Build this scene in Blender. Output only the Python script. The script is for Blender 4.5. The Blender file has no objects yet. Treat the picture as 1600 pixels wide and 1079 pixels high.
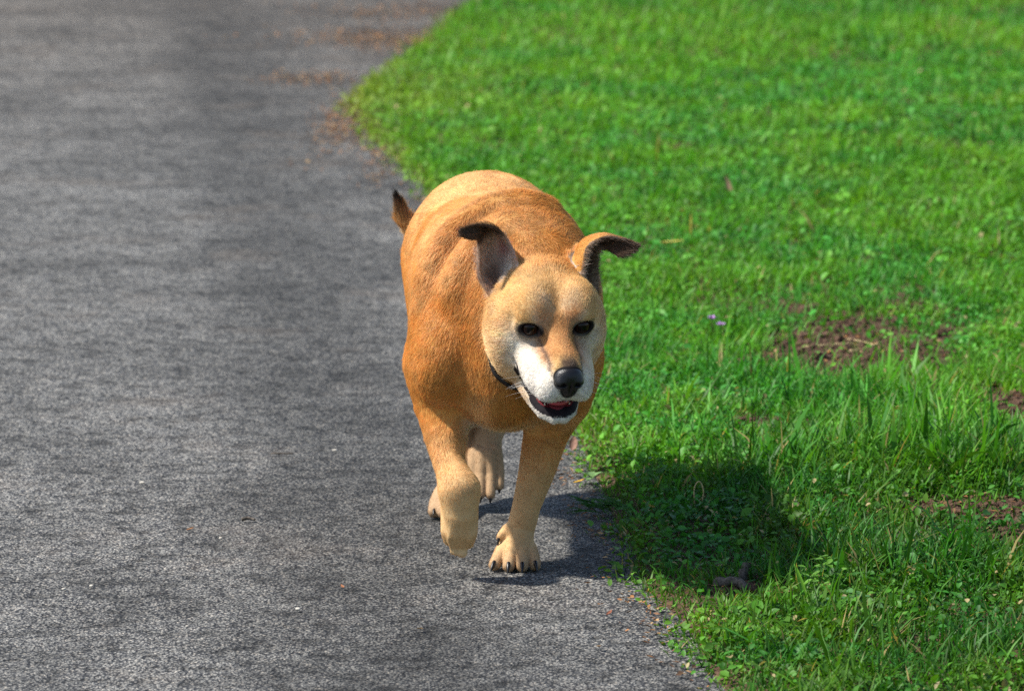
import bpy, math
import numpy as np

# ------------------------------------------------------------------ camera, world, sun, exposure
scene = bpy.context.scene
R = math.radians
CAM_POS = (0.0, -7.5, 1.6)
cam_data = bpy.data.cameras.new("camera")
cam = bpy.data.objects.new("camera", cam_data)
scene.collection.objects.link(cam)
cam.location = CAM_POS
cam.rotation_euler = (R(90 - 9.31), 0, 0)
cam_data.sensor_width = 36.0
cam_data.lens = 36.0 * 7430 / 1600
cam_data.clip_start = 0.1
cam_data.clip_end = 3000
cam_data.dof.use_dof = True
cam_data.dof.focus_distance = 7.49
cam_data.dof.aperture_fstop = 8.0
scene.camera = cam

SUN_EL, SUN_AZ = 52.0, 183.0        # azimuth of the direction TOWARDS the sun, measured from +X counter-clockwise
world = bpy.data.worlds.new("World")
scene.world = world
world.use_nodes = True
wn = world.node_tree
wn.nodes.clear()
sky = wn.nodes.new("ShaderNodeTexSky")
sky.sky_type = 'NISHITA'
sky.sun_disc = False
sky.sun_elevation = R(SUN_EL)
sky.sun_rotation = R(90 - SUN_AZ)
bg = wn.nodes.new("ShaderNodeBackground")
bg.inputs[1].default_value = 0.115
wo = wn.nodes.new("ShaderNodeOutputWorld")
wn.links.new(sky.outputs[0], bg.inputs[0])
wn.links.new(bg.outputs[0], wo.inputs[0])

sun_data = bpy.data.lights.new("sun", 'SUN')
sun_data.energy = 5.0
sun_data.angle = R(2.5)
sun_data.color = (1.0, 0.95, 0.87)
sun = bpy.data.objects.new("sun", sun_data)
scene.collection.objects.link(sun)
sd = (math.cos(R(SUN_EL)) * math.cos(R(SUN_AZ)), math.cos(R(SUN_EL)) * math.sin(R(SUN_AZ)), math.sin(R(SUN_EL)))
from mathutils import Vector, Matrix
sun.rotation_euler = Vector(sd).to_track_quat('Z', 'Y').to_euler()

vs = scene.view_settings
vs.view_transform = 'Standard'
vs.look = 'None'
vs.exposure = 0.55
vs.gamma = 1.0
vs.use_curve_mapping = False
scene.render.engine = 'CYCLES'
scene.cycles.max_bounces = 8
scene.cycles.diffuse_bounces = 4
scene.cycles.glossy_bounces = 3
scene.cycles.transmission_bounces = 4
scene.cycles.caustics_reflective = False
scene.cycles.caustics_refractive = False
scene.cycles.use_denoising = False
try:
    scene.cycles_curves.shape = 'RIBBONS'
    scene.cycles_curves.subdivisions = 2
    scene.render.hair_subdiv = 1
except Exception:
    pass

COL = scene.collection
rng = np.random.default_rng(11)

# ------------------------------------------------------------------ helpers
def lin(r, g, b):
    def f(c):
        c /= 255.0
        return c / 12.92 if c <= 0.04045 else ((c + 0.055) / 1.055) ** 2.4
    return np.array([f(r), f(g), f(b)])

def tag(o, label=None, cat=None, group=None, kind=None):
    if label: o["label"] = label
    if cat: o["category"] = cat
    if group: o["group"] = group
    if kind: o["kind"] = kind
    return o

def link(o, parent=None):
    COL.objects.link(o)
    if parent is not None:
        o.parent = parent
    return o

def hash3(ix, iy, iz, seed):
    h = (ix.astype(np.int64) * 374761393 + iy.astype(np.int64) * 668265263 + iz.astype(np.int64) * 2147483647 + seed * 974634541) & 0xFFFFFFFF
    h = ((h ^ (h >> 13)) * 1274126177) & 0xFFFFFFFF
    h = (h ^ (h >> 16)) & 0xFFFFFF
    return h / float(0xFFFFFF)

def vnoise(p, scale=1.0, seed=0):
    """smooth value noise in 0..1 for an (N,3) array"""
    q = np.asarray(p, float) * scale
    i = np.floor(q).astype(np.int64)
    f = q - i
    f = f * f * (3 - 2 * f)
    r = 0
    for dx in (0, 1):
        wx = f[:, 0] if dx else 1 - f[:, 0]
        for dy in (0, 1):
            wy = f[:, 1] if dy else 1 - f[:, 1]
            for dz in (0, 1):
                wz = f[:, 2] if dz else 1 - f[:, 2]
                r = r + wx * wy * wz * hash3(i[:, 0] + dx, i[:, 1] + dy, i[:, 2] + dz, seed)
    return r

def fbm(p, scale, octaves=3, seed=0):
    r, a, t = 0, 1.0, 0
    for o in range(octaves):
        r = r + a * vnoise(p, scale * 2 ** o, seed + o * 17)
        t += a
        a *= 0.5
    return r / t

def xy3(x, y):
    return np.stack([x, y, np.zeros_like(x)], 1)

def sstep(a, b, x):
    t = np.clip((x - a) / (b - a), 0, 1)
    return t * t * (3 - 2 * t)

def mesh_np(name, verts, faces, mat, parent=None, smooth=True, cols=None, fmat=None):
    """faces: (M,3) or (M,4) int array"""
    faces = np.asarray(faces, np.int32)
    verts = np.asarray(verts, np.float32)
    k = faces.shape[1]
    me = bpy.data.meshes.new(name)
    me.vertices.add(len(verts))
    me.vertices.foreach_set("co", verts.ravel())
    me.loops.add(faces.size)
    me.loops.foreach_set("vertex_index", faces.ravel())
    me.polygons.add(len(faces))
    me.polygons.foreach_set("loop_start", np.arange(0, faces.size, k, dtype=np.int32))
    me.polygons.foreach_set("use_smooth", np.full(len(faces), smooth, dtype=bool))
    if cols is not None:
        a = me.attributes.new("col", 'FLOAT_COLOR', 'POINT')
        c4 = np.ones((len(verts), 4), np.float32)
        c4[:, :3] = cols
        a.data.foreach_set("color", c4.ravel())
    me.update(calc_edges=True)
    me.validate()
    if mat is not None:
        me.materials.append(mat)
    o = bpy.data.objects.new(name, me)
    return link(o, parent)

def new_mat(name):
    m = bpy.data.materials.new(name)
    m.use_nodes = True
    nt = m.node_tree
    return m, nt, nt.nodes["Principled BSDF"]

def N(nt, t, **kw):
    n = nt.nodes.new(t)
    for k, v in kw.items():
        setattr(n, k, v)
    return n

def L(nt, a, b):
    nt.links.new(a, b)

def ramp(nt, fac, stops, interp='LINEAR'):
    r = N(nt, "ShaderNodeValToRGB")
    r.color_ramp.interpolation = interp
    el = r.color_ramp.elements
    while len(el) < len(stops):
        el.new(0.5)
    for e, (p, c) in zip(el, stops):
        e.position = p
        e.color = (*c, 1) if len(c) == 3 else c
    L(nt, fac, r.inputs[0])
    return r.outputs[0]

def noise(nt, vec, scale, detail=3, rough=0.55):
    n = N(nt, "ShaderNodeTexNoise")
    n.inputs["Scale"].default_value = scale
    n.inputs["Detail"].default_value = detail
    n.inputs["Roughness"].default_value = rough
    L(nt, vec, n.inputs["Vector"])
    return n.outputs[0]

def mixc(nt, fac, a, b, mode='MIX'):
    m = N(nt, "ShaderNodeMix", data_type='RGBA', blend_type=mode)
    for s, v in ((0, fac), (6, a), (7, b)):
        if hasattr(v, "links") or hasattr(v, "is_linked"):
            L(nt, v, m.inputs[s])
        elif s == 0:
            m.inputs[0].default_value = v
        else:
            m.inputs[s].default_value = (*v, 1)
    return m.outputs[2]

def geo_pos(nt):
    return N(nt, "ShaderNodeNewGeometry").outputs["Position"]

# ------------------------------------------------------------------ materials
def mat_attr(name, rough=0.7, spec=0.3, transl=0.0, sheen=0.0, transl_gain=(1.0, 1.0, 1.0)):
    m, nt, p = new_mat(name)
    a = N(nt, "ShaderNodeAttribute", attribute_name="col")
    L(nt, a.outputs["Color"], p.inputs["Base Color"])
    p.inputs["Roughness"].default_value = rough
    p.inputs["Specular IOR Level"].default_value = spec
    p.inputs["Sheen Weight"].default_value = sheen
    if transl > 0:
        t = N(nt, "ShaderNodeBsdfTranslucent")
        L(nt, mixc(nt, 1.0, a.outputs["Color"], transl_gain, 'MULTIPLY'), t.inputs[0])
        mx = N(nt, "ShaderNodeMixShader")
        mx.inputs[0].default_value = transl
        L(nt, p.outputs[0], mx.inputs[1])
        L(nt, t.outputs[0], mx.inputs[2])
        L(nt, mx.outputs[0], nt.nodes["Material Output"].inputs[0])
    return m

def mat_plain(name, col, rough=0.6, spec=0.4, bump=0.0, scale=200.0, var=0.0, coat=0.0):
    m, nt, p = new_mat(name)
    p.inputs["Roughness"].default_value = rough
    p.inputs["Specular IOR Level"].default_value = spec
    p.inputs["Coat Weight"].default_value = coat
    tc = N(nt, "ShaderNodeTexCoord").outputs["Object"]
    n = noise(nt, tc, scale)
    c2 = tuple(max(0, min(1, c * (1 + var))) for c in col)
    c1 = tuple(max(0, min(1, c * (1 - var))) for c in col)
    L(nt, ramp(nt, n, [(0.3, c1), (0.7, c2)]), p.inputs["Base Color"])
    if bump:
        b = N(nt, "ShaderNodeBump")
        b.inputs["Strength"].default_value = 0.6
        b.inputs["Distance"].default_value = bump
        L(nt, n, b.inputs["Height"])
        L(nt, b.outputs[0], p.inputs["Normal"])
    return m

def mat_asphalt():
    m, nt, p = new_mat("worn_asphalt")
    pos = geo_pos(nt)
    big = noise(nt, pos, 2.4, 6, 0.68)
    mid = noise(nt, pos, 11.0, 5, 0.68)
    fine = noise(nt, pos, 62.0, 3, 0.6)
    patch = noise(nt, pos, 19.0, 5, 0.7)
    # aggregate stones in a dark binder
    v = N(nt, "ShaderNodeTexVoronoi", feature='F1')
    v.inputs["Scale"].default_value = 205
    L(nt, pos, v.inputs["Vector"])
    v2 = N(nt, "ShaderNodeTexVoronoi", feature='F1')
    v2.inputs["Scale"].default_value = 290
    L(nt, pos, v2.inputs["Vector"])
    sep = N(nt, "ShaderNodeSeparateColor")
    L(nt, v.outputs["Color"], sep.inputs[0])
    stone = ramp(nt, sep.outputs[0], [(0.0, lin(112, 111, 107)), (0.4, lin(138, 137, 132)), (0.8, lin(153, 151, 145)), (0.95, lin(166, 160, 150)), (1.0, lin(190, 182, 168))])
    binder = ramp(nt, v.outputs["Distance"], [(0.30, (0, 0, 0)), (0.66, (1, 1, 1))])
    c = mixc(nt, binder, stone, lin(52, 53, 56))
    # pits where the binder has opened up
    pit = ramp(nt, fine, [(0.34, (0.50,) * 3), (0.46, (1.0,) * 3)])
    c = mixc(nt, 1.0, c, pit, 'MULTIPLY')
    c = mixc(nt, 1.0, c, ramp(nt, patch, [(0.38, (0.42,) * 3), (0.49, (1.0,) * 3)]), 'MULTIPLY')
    worn2 = ramp(nt, mid, [(0.30, (0.75,) * 3), (0.5, (1.0,) * 3), (0.72, (1.16,) * 3)])
    c = mixc(nt, 1.0, c, worn2, 'MULTIPLY')
    worn = ramp(nt, big, [(0.34, (0.58,) * 3), (0.5, (0.95,) * 3), (0.64, (1.22,) * 3)])
    c = mixc(nt, 1.0, c, worn, 'MULTIPLY')
    # darker, more travelled strip along the path
    sx = N(nt, "ShaderNodeSeparateXYZ"); L(nt, pos, sx.inputs[0])
    ad = N(nt, "ShaderNodeMath", operation='MULTIPLY_ADD')
    L(nt, sx.outputs[1], ad.inputs[0]); ad.inputs[1].default_value = 0.085
    sh = N(nt, "ShaderNodeMath", operation='ADD'); L(nt, sx.outputs[0], sh.inputs[0]); sh.inputs[1].default_value = 0.5
    L(nt, sh.outputs[0], ad.inputs[2])
    wob = N(nt, "ShaderNodeMath", operation='MULTIPLY_ADD')
    L(nt, noise(nt, pos, 1.6, 3), wob.inputs[0]); wob.inputs[1].default_value = 0.5
    L(nt, ad.outputs[0], wob.inputs[2])
    strip = ramp(nt, wob.outputs[0], [(0.24, (1.10,) * 3), (0.44, (0.66,) * 3), (0.58, (0.66,) * 3), (0.80, (0.98,) * 3)])
    c = mixc(nt, 1.0, c, strip, 'MULTIPLY')
    # brown dust
    far = N(nt, 'ShaderNodeMapRange'); L(nt, sx.outputs[1], far.inputs[0]); far.inputs[1].default_value = 5.0; far.inputs[2].default_value = 10.0; far.inputs[4].default_value = 0.55
    c = mixc(nt, far.outputs[0], c, mixc(nt, 1.0, c, (0.80, 0.68, 0.57), 'MULTIPLY'))
    st = ramp(nt, noise(nt, pos, 2.3, 5, 0.65), [(0.55, (0, 0, 0)), (0.8, (0.4, 0.4, 0.4))])
    c = mixc(nt, st, c, lin(116, 102, 88))
    L(nt, c, p.inputs["Base Color"])
    p.inputs["Roughness"].default_value = 0.85
    p.inputs["Specular IOR Level"].default_value = 0.3
    h1 = ramp(nt, v.outputs["Distance"], [(0.0, (1, 1, 1)), (0.75, (0, 0, 0))])
    h2 = ramp(nt, v2.outputs["Distance"], [(0.0, (0.3,) * 3), (0.75, (0, 0, 0))])
    h3 = ramp(nt, fine, [(0.3, (0, 0, 0)), (0.55, (1.3,) * 3)])
    h4 = ramp(nt, patch, [(0.3, (0, 0, 0)), (0.6, (3.0,) * 3)])
    hh = mixc(nt, 1.0, mixc(nt, 1.0, mixc(nt, 1.0, h1, h2, 'ADD'), h3, 'ADD'), h4, 'ADD')
    b = N(nt, "ShaderNodeBump")
    b.inputs["Strength"].default_value = 1.0
    b.inputs["Distance"].default_value = 0.0026
    L(nt, hh, b.inputs["Height"])
    L(nt, b.outputs[0], p.inputs["Normal"])
    return m

def mat_soil():
    m, nt, p = new_mat("bare_soil")
    pos = geo_pos(nt)
    n1 = noise(nt, pos, 14, 5, 0.65)
    n2 = noise(nt, pos, 130, 4, 0.65)
    c = ramp(nt, n1, [(0.3, lin(64, 47, 37)), (0.5, lin(94, 72, 58)), (0.72, lin(118, 95, 78))])
    c = mixc(nt, 0.5, c, ramp(nt, n2, [(0.3, lin(54, 40, 32)), (0.7, lin(128, 102, 84))]))
    L(nt, c, p.inputs["Base Color"])
    p.inputs["Roughness"].default_value = 0.95
    p.inputs["Specular IOR Level"].default_value = 0.15
    b = N(nt, "ShaderNodeBump")
    b.inputs["Strength"].default_value = 1.0
    b.inputs["Distance"].default_value = 0.012
    L(nt, n2, b.inputs["Height"])
    L(nt, b.outputs[0], p.inputs["Normal"])
    return m

def mat_far_ground():
    m, nt, p = new_mat("distant_turf")
    pos = geo_pos(nt)
    n1 = noise(nt, pos, 1.5, 5, 0.6)
    n2 = noise(nt, pos, 40, 4, 0.6)
    c = ramp(nt, n1, [(0.3, (0.035, 0.085, 0.014)), (0.7, (0.07, 0.15, 0.025))])
    c = mixc(nt, 0.5, c, ramp(nt, n2, [(0.3, (0.03, 0.06, 0.012)), (0.7, (0.09, 0.18, 0.03))]))
    L(nt, c, p.inputs["Base Color"])
    p.inputs["Roughness"].default_value = 0.9
    b = N(nt, "ShaderNodeBump")
    b.inputs["Distance"].default_value = 0.03
    L(nt, n2, b.inputs["Height"])
    L(nt, b.outputs[0], p.inputs["Normal"])
    return m

M_ASPHALT = mat_asphalt()
M_SOIL = mat_soil()
M_TURF = mat_far_ground()
M_GRASS = mat_attr("grass_blades", 0.48, 0.22, transl=0.38, transl_gain=(1.2, 1.2, 0.5))
M_LEAF = mat_attr("fresh_leaves", 0.5, 0.22, transl=0.30, transl_gain=(1.2, 1.2, 0.5))
M_DRY = mat_attr("dry_leaves", 0.75, 0.2, transl=0.15)
M_STONE = mat_plain("pale_pebble", (0.46, 0.43, 0.37), 0.7, 0.3, 0.0006, 300, 0.25)
M_BARK = mat_plain("lichened_bark", (0.10, 0.085, 0.07), 0.9, 0.2, 0.002, 160, 0.7)
M_PETAL = mat_plain("lilac_petal", (0.52, 0.27, 0.62), 0.6, 0.2, 0, 80, 0.15)
M_STRAW = mat_plain("dry_straw", (0.52, 0.40, 0.20), 0.7, 0.3, 0.0005, 150, 0.25)

# ------------------------------------------------------------------ ground layout
EDGE = np.array([(0.38, -2.6), (0.32, -1.6), (0.285, -0.937), (0.262, -0.741), (0.228, -0.38), (0.203, -0.22), (0.172, -0.053), (0.163, 0.172), (0.143, 0.494), (0.125, 0.724),
                 (0.10, 1.093), (0.058, 1.639), (-0.014, 2.423), (-0.119, 3.452), (-0.268, 4.842), (-0.328, 5.245), (-0.435, 5.9), (-0.515, 6.5), (-0.522, 6.8), (-0.49, 7.2),
                 (-0.414, 7.818), (-0.329, 8.767), (-0.25, 9.589), (-0.14, 10.3), (0.25, 12.0), (0.9, 14.0), (2.2, 17.0), (4.5, 20.0), (9.0, 24.0)])
def edge_x(y):
    y = np.asarray(y, float)
    w = 0.022 * (vnoise(xy3(np.zeros_like(y).ravel(), y.ravel()), 9.0, 5) - 0.5) + 0.012 * (vnoise(xy3(np.zeros_like(y).ravel(), y.ravel()), 28.0, 6) - 0.5)
    return np.interp(y, EDGE[:, 1], EDGE[:, 0]) + w.reshape(y.shape) * 1.5

# bare patches: x, y, half width, half depth
BARE = [(0.690, 2.15, 0.235, 0.48), (0.61, 2.66, 0.045, 0.10), (0.86, 2.66, 0.06, 0.12), (0.955, 1.44, 0.06, 0.24), (0.80, 0.42, 0.13, 0.10), (0.83, 0.18, 0.04, 0.10), (0.45, 1.24, 0.045, 0.08), (0.352, -0.19, 0.04, 0.055), (0.24, 1.02, 0.02, 0.05)]
def bare_mask(x, y):
    r = np.ones_like(x)
    p = xy3(x, y)
    wob = fbm(p, 16.0, 3, 40) - 0.5
    for bx, by, rx, ry in BARE:
        d = np.sqrt(((x - bx) / rx) ** 2 + ((y - by) / ry) ** 2) + wob * 1.8
        r = np.minimum(r, sstep(0.55, 1.35, d))
    return r

def lawn_z(x, y):
    s = x - np.interp(y, EDGE[:, 1], EDGE[:, 0])
    p = xy3(x, y)
    z = -0.012 + 0.024 * sstep(-0.03, 0.10, s) + 0.028 * (fbm(p, 1.7, 3, 3) - 0.5) * sstep(0, 0.5, s) + 0.012 * (fbm(p, 11, 2, 9) - 0.5) * sstep(0, 0.2, s)
    return z

def grid_mesh(name, xs, ys, zf, mat):
    X, Y = xs, ys
    ny, nx = X.shape
    v = np.stack([X.ravel(), Y.ravel(), zf.ravel()], 1)
    i = np.arange(ny * nx).reshape(ny, nx)
    f = np.stack([i[:-1, :-1], i[:-1, 1:], i[1:, 1:], i[1:, :-1]], -1).reshape(-1, 4)
    return mesh_np(name, v, f, mat)

def build_ground():
    # far ground sheet, out to the horizon
    s = 1500.0
    o = mesh_np("ground", [(-s, -s, -0.05), (s, -s, -0.05), (s, s, -0.05), (-s, s, -0.05)], [(0, 1, 2, 3)], M_TURF)
    tag(o, kind="structure")
    # asphalt path
    ys = np.concatenate([np.linspace(-7, -1.6, 30), np.linspace(-1.5, 6, 260), np.linspace(6.1, 24, 90)])
    u = np.linspace(0, 1, 120)
    Y, U = np.meshgrid(ys, u, indexing='ij')
    xl = np.full_like(Y, -2.7)
    xr = np.interp(Y, EDGE[:, 1], EDGE[:, 0]) + 0.10
    X = xl + (xr - xl) * U
    p = xy3(X.ravel(), Y.ravel())
    Z = (0.006 * (fbm(p, 2.2, 3, 71) - 0.5)).reshape(X.shape)
    tag(grid_mesh("path", X, Y, Z, M_ASPHALT), kind="structure")
    # lawn soil
    ys = np.concatenate([np.linspace(-7, -1.6, 20), np.linspace(-1.5, 4, 300), np.linspace(4.05, 24, 140)])
    u = np.linspace(0, 1, 200) ** 1.8
    Y, U = np.meshgrid(ys, u, indexing='ij')
    xl = edge_x(ys)[:, None] - 0.03 + 0 * U
    X = xl + U * 9.0
    Z = lawn_z(X.ravel(), Y.ravel()).reshape(X.shape)
    Z[:, 0] = -0.03
    tag(grid_mesh("lawn_soil", X, Y, Z, M_SOIL), kind="structure")
    # verge on the far side of the path
    ys = np.linspace(-7, 24, 90)
    Y, U = np.meshgrid(ys, np.linspace(0, 1, 40), indexing='ij')
    X = -2.68 - 6.0 * U + 0.05 * np.sin(Y * 3.1)
    Z = -0.015 + 0.03 * sstep(0.0, 0.04, U) + 0.03 * (fbm(xy3(X.ravel(), Y.ravel()), 1.3, 3, 12).reshape(X.shape) - 0.5)
    tag(grid_mesh("verge_soil", X, Y, Z, M_TURF), kind="structure")
build_ground()

# ------------------------------------------------------------------ grass
def tall_map(x, y):
    """relative height of the turf"""
    t = np.full_like(x, 0.62)
    for bx, by, rx, ry, a in [(0.78, 0.78, 0.17, 0.22, 0.75), (0.64, -0.06, 0.16, 0.16, 0.45), (0.60, -0.55, 0.25, 0.22, 0.2), (0.50, 0.72, 0.14, 0.20, 0.35), (0.70, 2.68, 0.10, 0.12, 0.55),
                              (0.26, 0.30, 0.13, 0.30, -0.32), (0.30, 0.05, 0.10, 0.2, -0.25), (0.62, 1.45, 0.2, 0.3, 0.3)]:
        t = t + a * np.exp(-((x - bx) / rx) ** 2 - ((y - by) / ry) ** 2)
    p = xy3(x, y)
    t = t * (0.30 + 1.4 * fbm(p, 6.5, 3, 21))
    s = x - np.interp(y, EDGE[:, 1], EDGE[:, 0])
    return t * (0.55 + 0.45 * sstep(0.0, 0.12, s))

def scatter(y0, y1, xw, dens, seed):
    r = np.random.default_rng(seed)
    ys0 = np.interp(np.linspace(y0, y1, 200), EDGE[:, 1], EDGE[:, 0])
    xmin, xmax = ys0.min() - 0.03, xw
    n = int((y1 - y0) * (xmax - xmin) * dens)
    x = r.uniform(xmin, xmax, n)
    y = r.uniform(y0, y1, n)
    # keep what the lens and a step aside could see
    lim = (y + 7.5) * 0.1085 + 0.55
    s = x - edge_x(y)
    keep = (s > -0.008) & (x < lim)
    # sparser at the very edge
    keep &= r.random(n) < (0.35 + 0.65 * sstep(0.0, 0.06, s))
    keep &= r.random(n) < (0.02 + 0.10 * (fbm(xy3(x, y), 30.0, 2, 44) > 0.55) + 0.88 * bare_mask(x, y))
    return x[keep], y[keep]

def grass_colour(x, y, n, r):
    p = xy3(x, y)
    a = fbm(p, 2.3, 3, 51)[:, None]
    b = fbm(p, 9.0, 2, 57)[:, None]
    base = np.array([0.098, 0.292, 0.020])
    blue = np.array([0.060, 0.250, 0.028])
    yel = np.array([0.165, 0.350, 0.022])
    t = sstep(0.42, 0.62, a)
    c = base * (1 - t) + blue * t
    q = sstep(0.50, 0.75, b)
    c = c * (1 - 0.5 * q) + yel * 0.5 * q
    s = (x - np.interp(y, EDGE[:, 1], EDGE[:, 0]))[:, None]
    e = (1 - sstep(0.0, 0.12, s)) * (0.22 + 0.33 * sstep(3.5, 6.0, y[:, None])) + 0.5 * np.exp(-((y[:, None] - 6.9) / 0.8) ** 2 - (s / 0.45) ** 2)
    c = c * (1 - e) + np.array([0.24, 0.30, 0.035]) * e
    c = c * (1 + sstep(3.5, 8.0, y)[:, None] * np.array([0.12, 0.08, 0.0]))
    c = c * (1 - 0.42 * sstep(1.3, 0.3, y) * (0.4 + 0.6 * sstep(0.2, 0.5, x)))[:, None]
    c = c * r.uniform(0.5, 1.5, (n, 1)) * r.uniform(0.9, 1.1, (n, 3))
    c = c * (0.78 + 0.44 * fbm(p, 14.0, 2, 63))[:, None]
    dry = r.random((n, 1)) < np.where(y[:, None] > 2.6, 0.010, 0.032)
    c = np.where(dry, np.array([0.42, 0.33, 0.13]) * r.uniform(0.6, 1.1, (n, 1)), c)
    return c

def blades(x, y, seed, hs=1.0, ws=1.0):
    r = np.random.default_rng(seed)
    n = len(x)
    z = lawn_z(x, y) - 0.004
    h = tall_map(x, y)
    Ln = np.clip(0.058 * h * hs * r.lognormal(0, 0.32, n), 0.012, 0.17)
    w = ws * (0.0020 + 0.018 * Ln) * r.uniform(0.7, 1.35, n)
    az = r.uniform(0, 2 * np.pi, n)
    lean = np.clip(r.normal(0.55, 0.28, n), 0.05, 1.25)        # start lean from vertical
    bend = np.clip(r.normal(0.75, 0.45, n), 0.0, 2.0)
    tw = r.normal(0, 0.5, n)
    d = np.stack([np.cos(az), np.sin(az)], 1)
    pts = []
    px, pz = np.zeros(n), np.zeros(n)
    for k in range(4):
        pts.append((px.copy(), pz.copy()))
        ang = lean + bend * (k / 3.0) ** 1.3
        px = px + np.sin(ang) * Ln / 3
        pz = pz + np.cos(ang) * Ln / 3
    V = np.zeros((n, 7, 3), np.float32)
    wk = [0.75, 1.0, 0.72]
    for k in range(4):
        cx = x + d[:, 0] * pts[k][0]
        cy = y + d[:, 1] * pts[k][0]
        cz = z + pts[k][1]
        if k < 3:
            a2 = az + np.pi / 2 + tw * k / 3
            ox, oy = np.cos(a2) * w * wk[k] * 0.5, np.sin(a2) * w * wk[k] * 0.5
            oz = np.sin(tw * 0.7) * w * 0.3
            V[:, 2 * k] = np.stack([cx - ox, cy - oy, cz - oz], 1)
            V[:, 2 * k + 1] = np.stack([cx + ox, cy + oy, cz + oz], 1)
        else:
            V[:, 6] = np.stack([cx, cy, cz], 1)
    T = np.array([(0, 1, 3), (0, 3, 2), (2, 3, 5), (2, 5, 4), (4, 5, 6)])
    F = (np.arange(n)[:, None, None] * 7 + T[None]).reshape(-1, 3)
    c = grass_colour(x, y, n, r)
    C = np.repeat(c[:, None], 7, 1)
    tip = np.array([0.30, 0.26, 0.07])
    k = (r.random((n, 1)) < 0.16) * 0.65
    C[:, 6] = C[:, 6] * (1 - k) + tip * k
    return V.reshape(-1, 3), F, C.reshape(-1, 3)

def join(parts):
    V, F, C, o = [], [], [], 0
    for v, f, c in parts:
        V.append(v); F.append(f + o); C.append(c)
        o += len(v)
    return np.concatenate(V), np.concatenate(F), np.concatenate(C)

def leaflets(x, y, seed, size=0.0075, zlift=0.0):
    """small oval leaves of low weeds, each a folded hexagon"""
    r = np.random.default_rng(seed)
    n = len(x)
    z = lawn_z(x, y) + r.uniform(0.004, 0.030, n) * (0.6 + tall_map(x, y) * 0.6) + zlift
    s = size * r.lognormal(0, 0.28, n)
    az = r.uniform(0, 2 * np.pi, n)
    pit = r.normal(0.25, 0.45, n)
    rol = r.normal(0, 0.45, n)
    fx = np.stack([np.cos(az) * np.cos(pit), np.sin(az) * np.cos(pit), np.sin(pit)], 1)
    sx = np.stack([-np.sin(az), np.cos(az), np.zeros(n)], 1)
    up = np.cross(fx, sx)
    sx2 = sx * np.cos(rol)[:, None] + up * np.sin(rol)[:, None]
    up2 = np.cross(fx, sx2)
    prof = [(-0.7, 0, 0), (-0.1, 0.48, 0.16), (0.45, 0.42, 0.10), (0.95, 0, -0.12), (0.45, -0.42, 0.10), (-0.1, -0.48, 0.16), (0.15, 0, 0.0)]
    c0 = np.stack([x, y, z], 1)
    V = np.stack([c0 + s[:, None] * (fx * a + sx2 * b + up2 * q) for a, b, q in prof], 1)
    T = np.array([(0, 6, 1), (1, 6, 2), (2, 6, 3), (3, 6, 4), (4, 6, 5), (5, 6, 0)])
    F = (np.arange(n)[:, None, None] * 7 + T[None]).reshape(-1, 3)
    c = grass_colour(x, y, n, r) * np.array([0.95, 1.0, 1.2])
    C = np.repeat(c[:, None], 7, 1)
    return V.reshape(-1, 3), F, C.reshape(-1, 3)

def build_grass():
    parts = []
    x, y = scatter(-2.2, 2.6, 1.75, 19000, 1); parts.append(blades(x, y, 101))
    x, y = scatter(2.6, 5.5, 2.3, 12000, 2); parts.append(blades(x, y, 102, 1.0, 1.25))
    x, y = scatter(5.5, 14.0, 3.0, 5500, 3); parts.append(blades(x, y, 103, 1.05, 1.7))
    # long bent blades in the tufts
    x, y = scatter(-1.3, 1.8, 1.4, 2600, 4)
    k = np.random.default_rng(9).random(len(x)) < np.clip((tall_map(x, y) - 0.75) * 1.6, 0, 1)
    parts.append(blades(x[k], y[k], 104, 1.15, 1.9))
    # lawn outside the frame, coarser: to the right, and on the verge across the path
    r = np.random.default_rng(17)
    x, y = r.uniform(0.3, 5.6, 230000), r.uniform(-3.0, 13.0, 230000)
    lim = (y + 7.5) * 0.1085 + 0.55
    k = (x > lim - 0.05) & (x < lim + 2.6)
    parts.append(blades(x[k], y[k], 107, 1.1, 2.4))
    x, y = r.uniform(-4.3, -2.70, 60000), r.uniform(-2.0, 14.0, 60000)
    v_, f_, c_ = blades(x, y, 108, 1.5, 2.4)
    v_[:, 2] += 0.022
    parts.append((v_, f_, c_))
    V, F, C = join(parts)
    tag(mesh_np("grass", V, F, M_GRASS, cols=C), "short bright green lawn grass beside the asphalt path", "grass", kind="stuff")
    parts = []
    x, y = scatter(-2.2, 3.2, 1.75, 13000, 5)
    p = xy3(x, y)
    m = sstep(0.42, 0.6, fbm(p, 3.3, 3, 88)) * 0.8 + 0.12
    m = np.maximum(m, 0.95 * np.exp(-((x - 0.30) / 0.16) ** 2 - ((y - 0.95) / 0.7) ** 2))
    m = np.maximum(m, 0.95 * np.exp(-((x - 0.27) / 0.12) ** 2 - ((y - 0.2) / 0.3) ** 2))
    k = np.random.default_rng(8).random(len(x)) < m
    parts.append(leaflets(x[k], y[k], 105))
    x, y = scatter(3.2, 8.0, 2.6, 2500, 6)
    parts.append(leaflets(x, y, 106, 0.010))
    V, F, C = join(parts)
    tag(mesh_np("ground_cover", V, F, M_LEAF, cols=C), "low small-leaved weeds spreading through the lawn", "weeds", kind="stuff")
build_grass()

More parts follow.
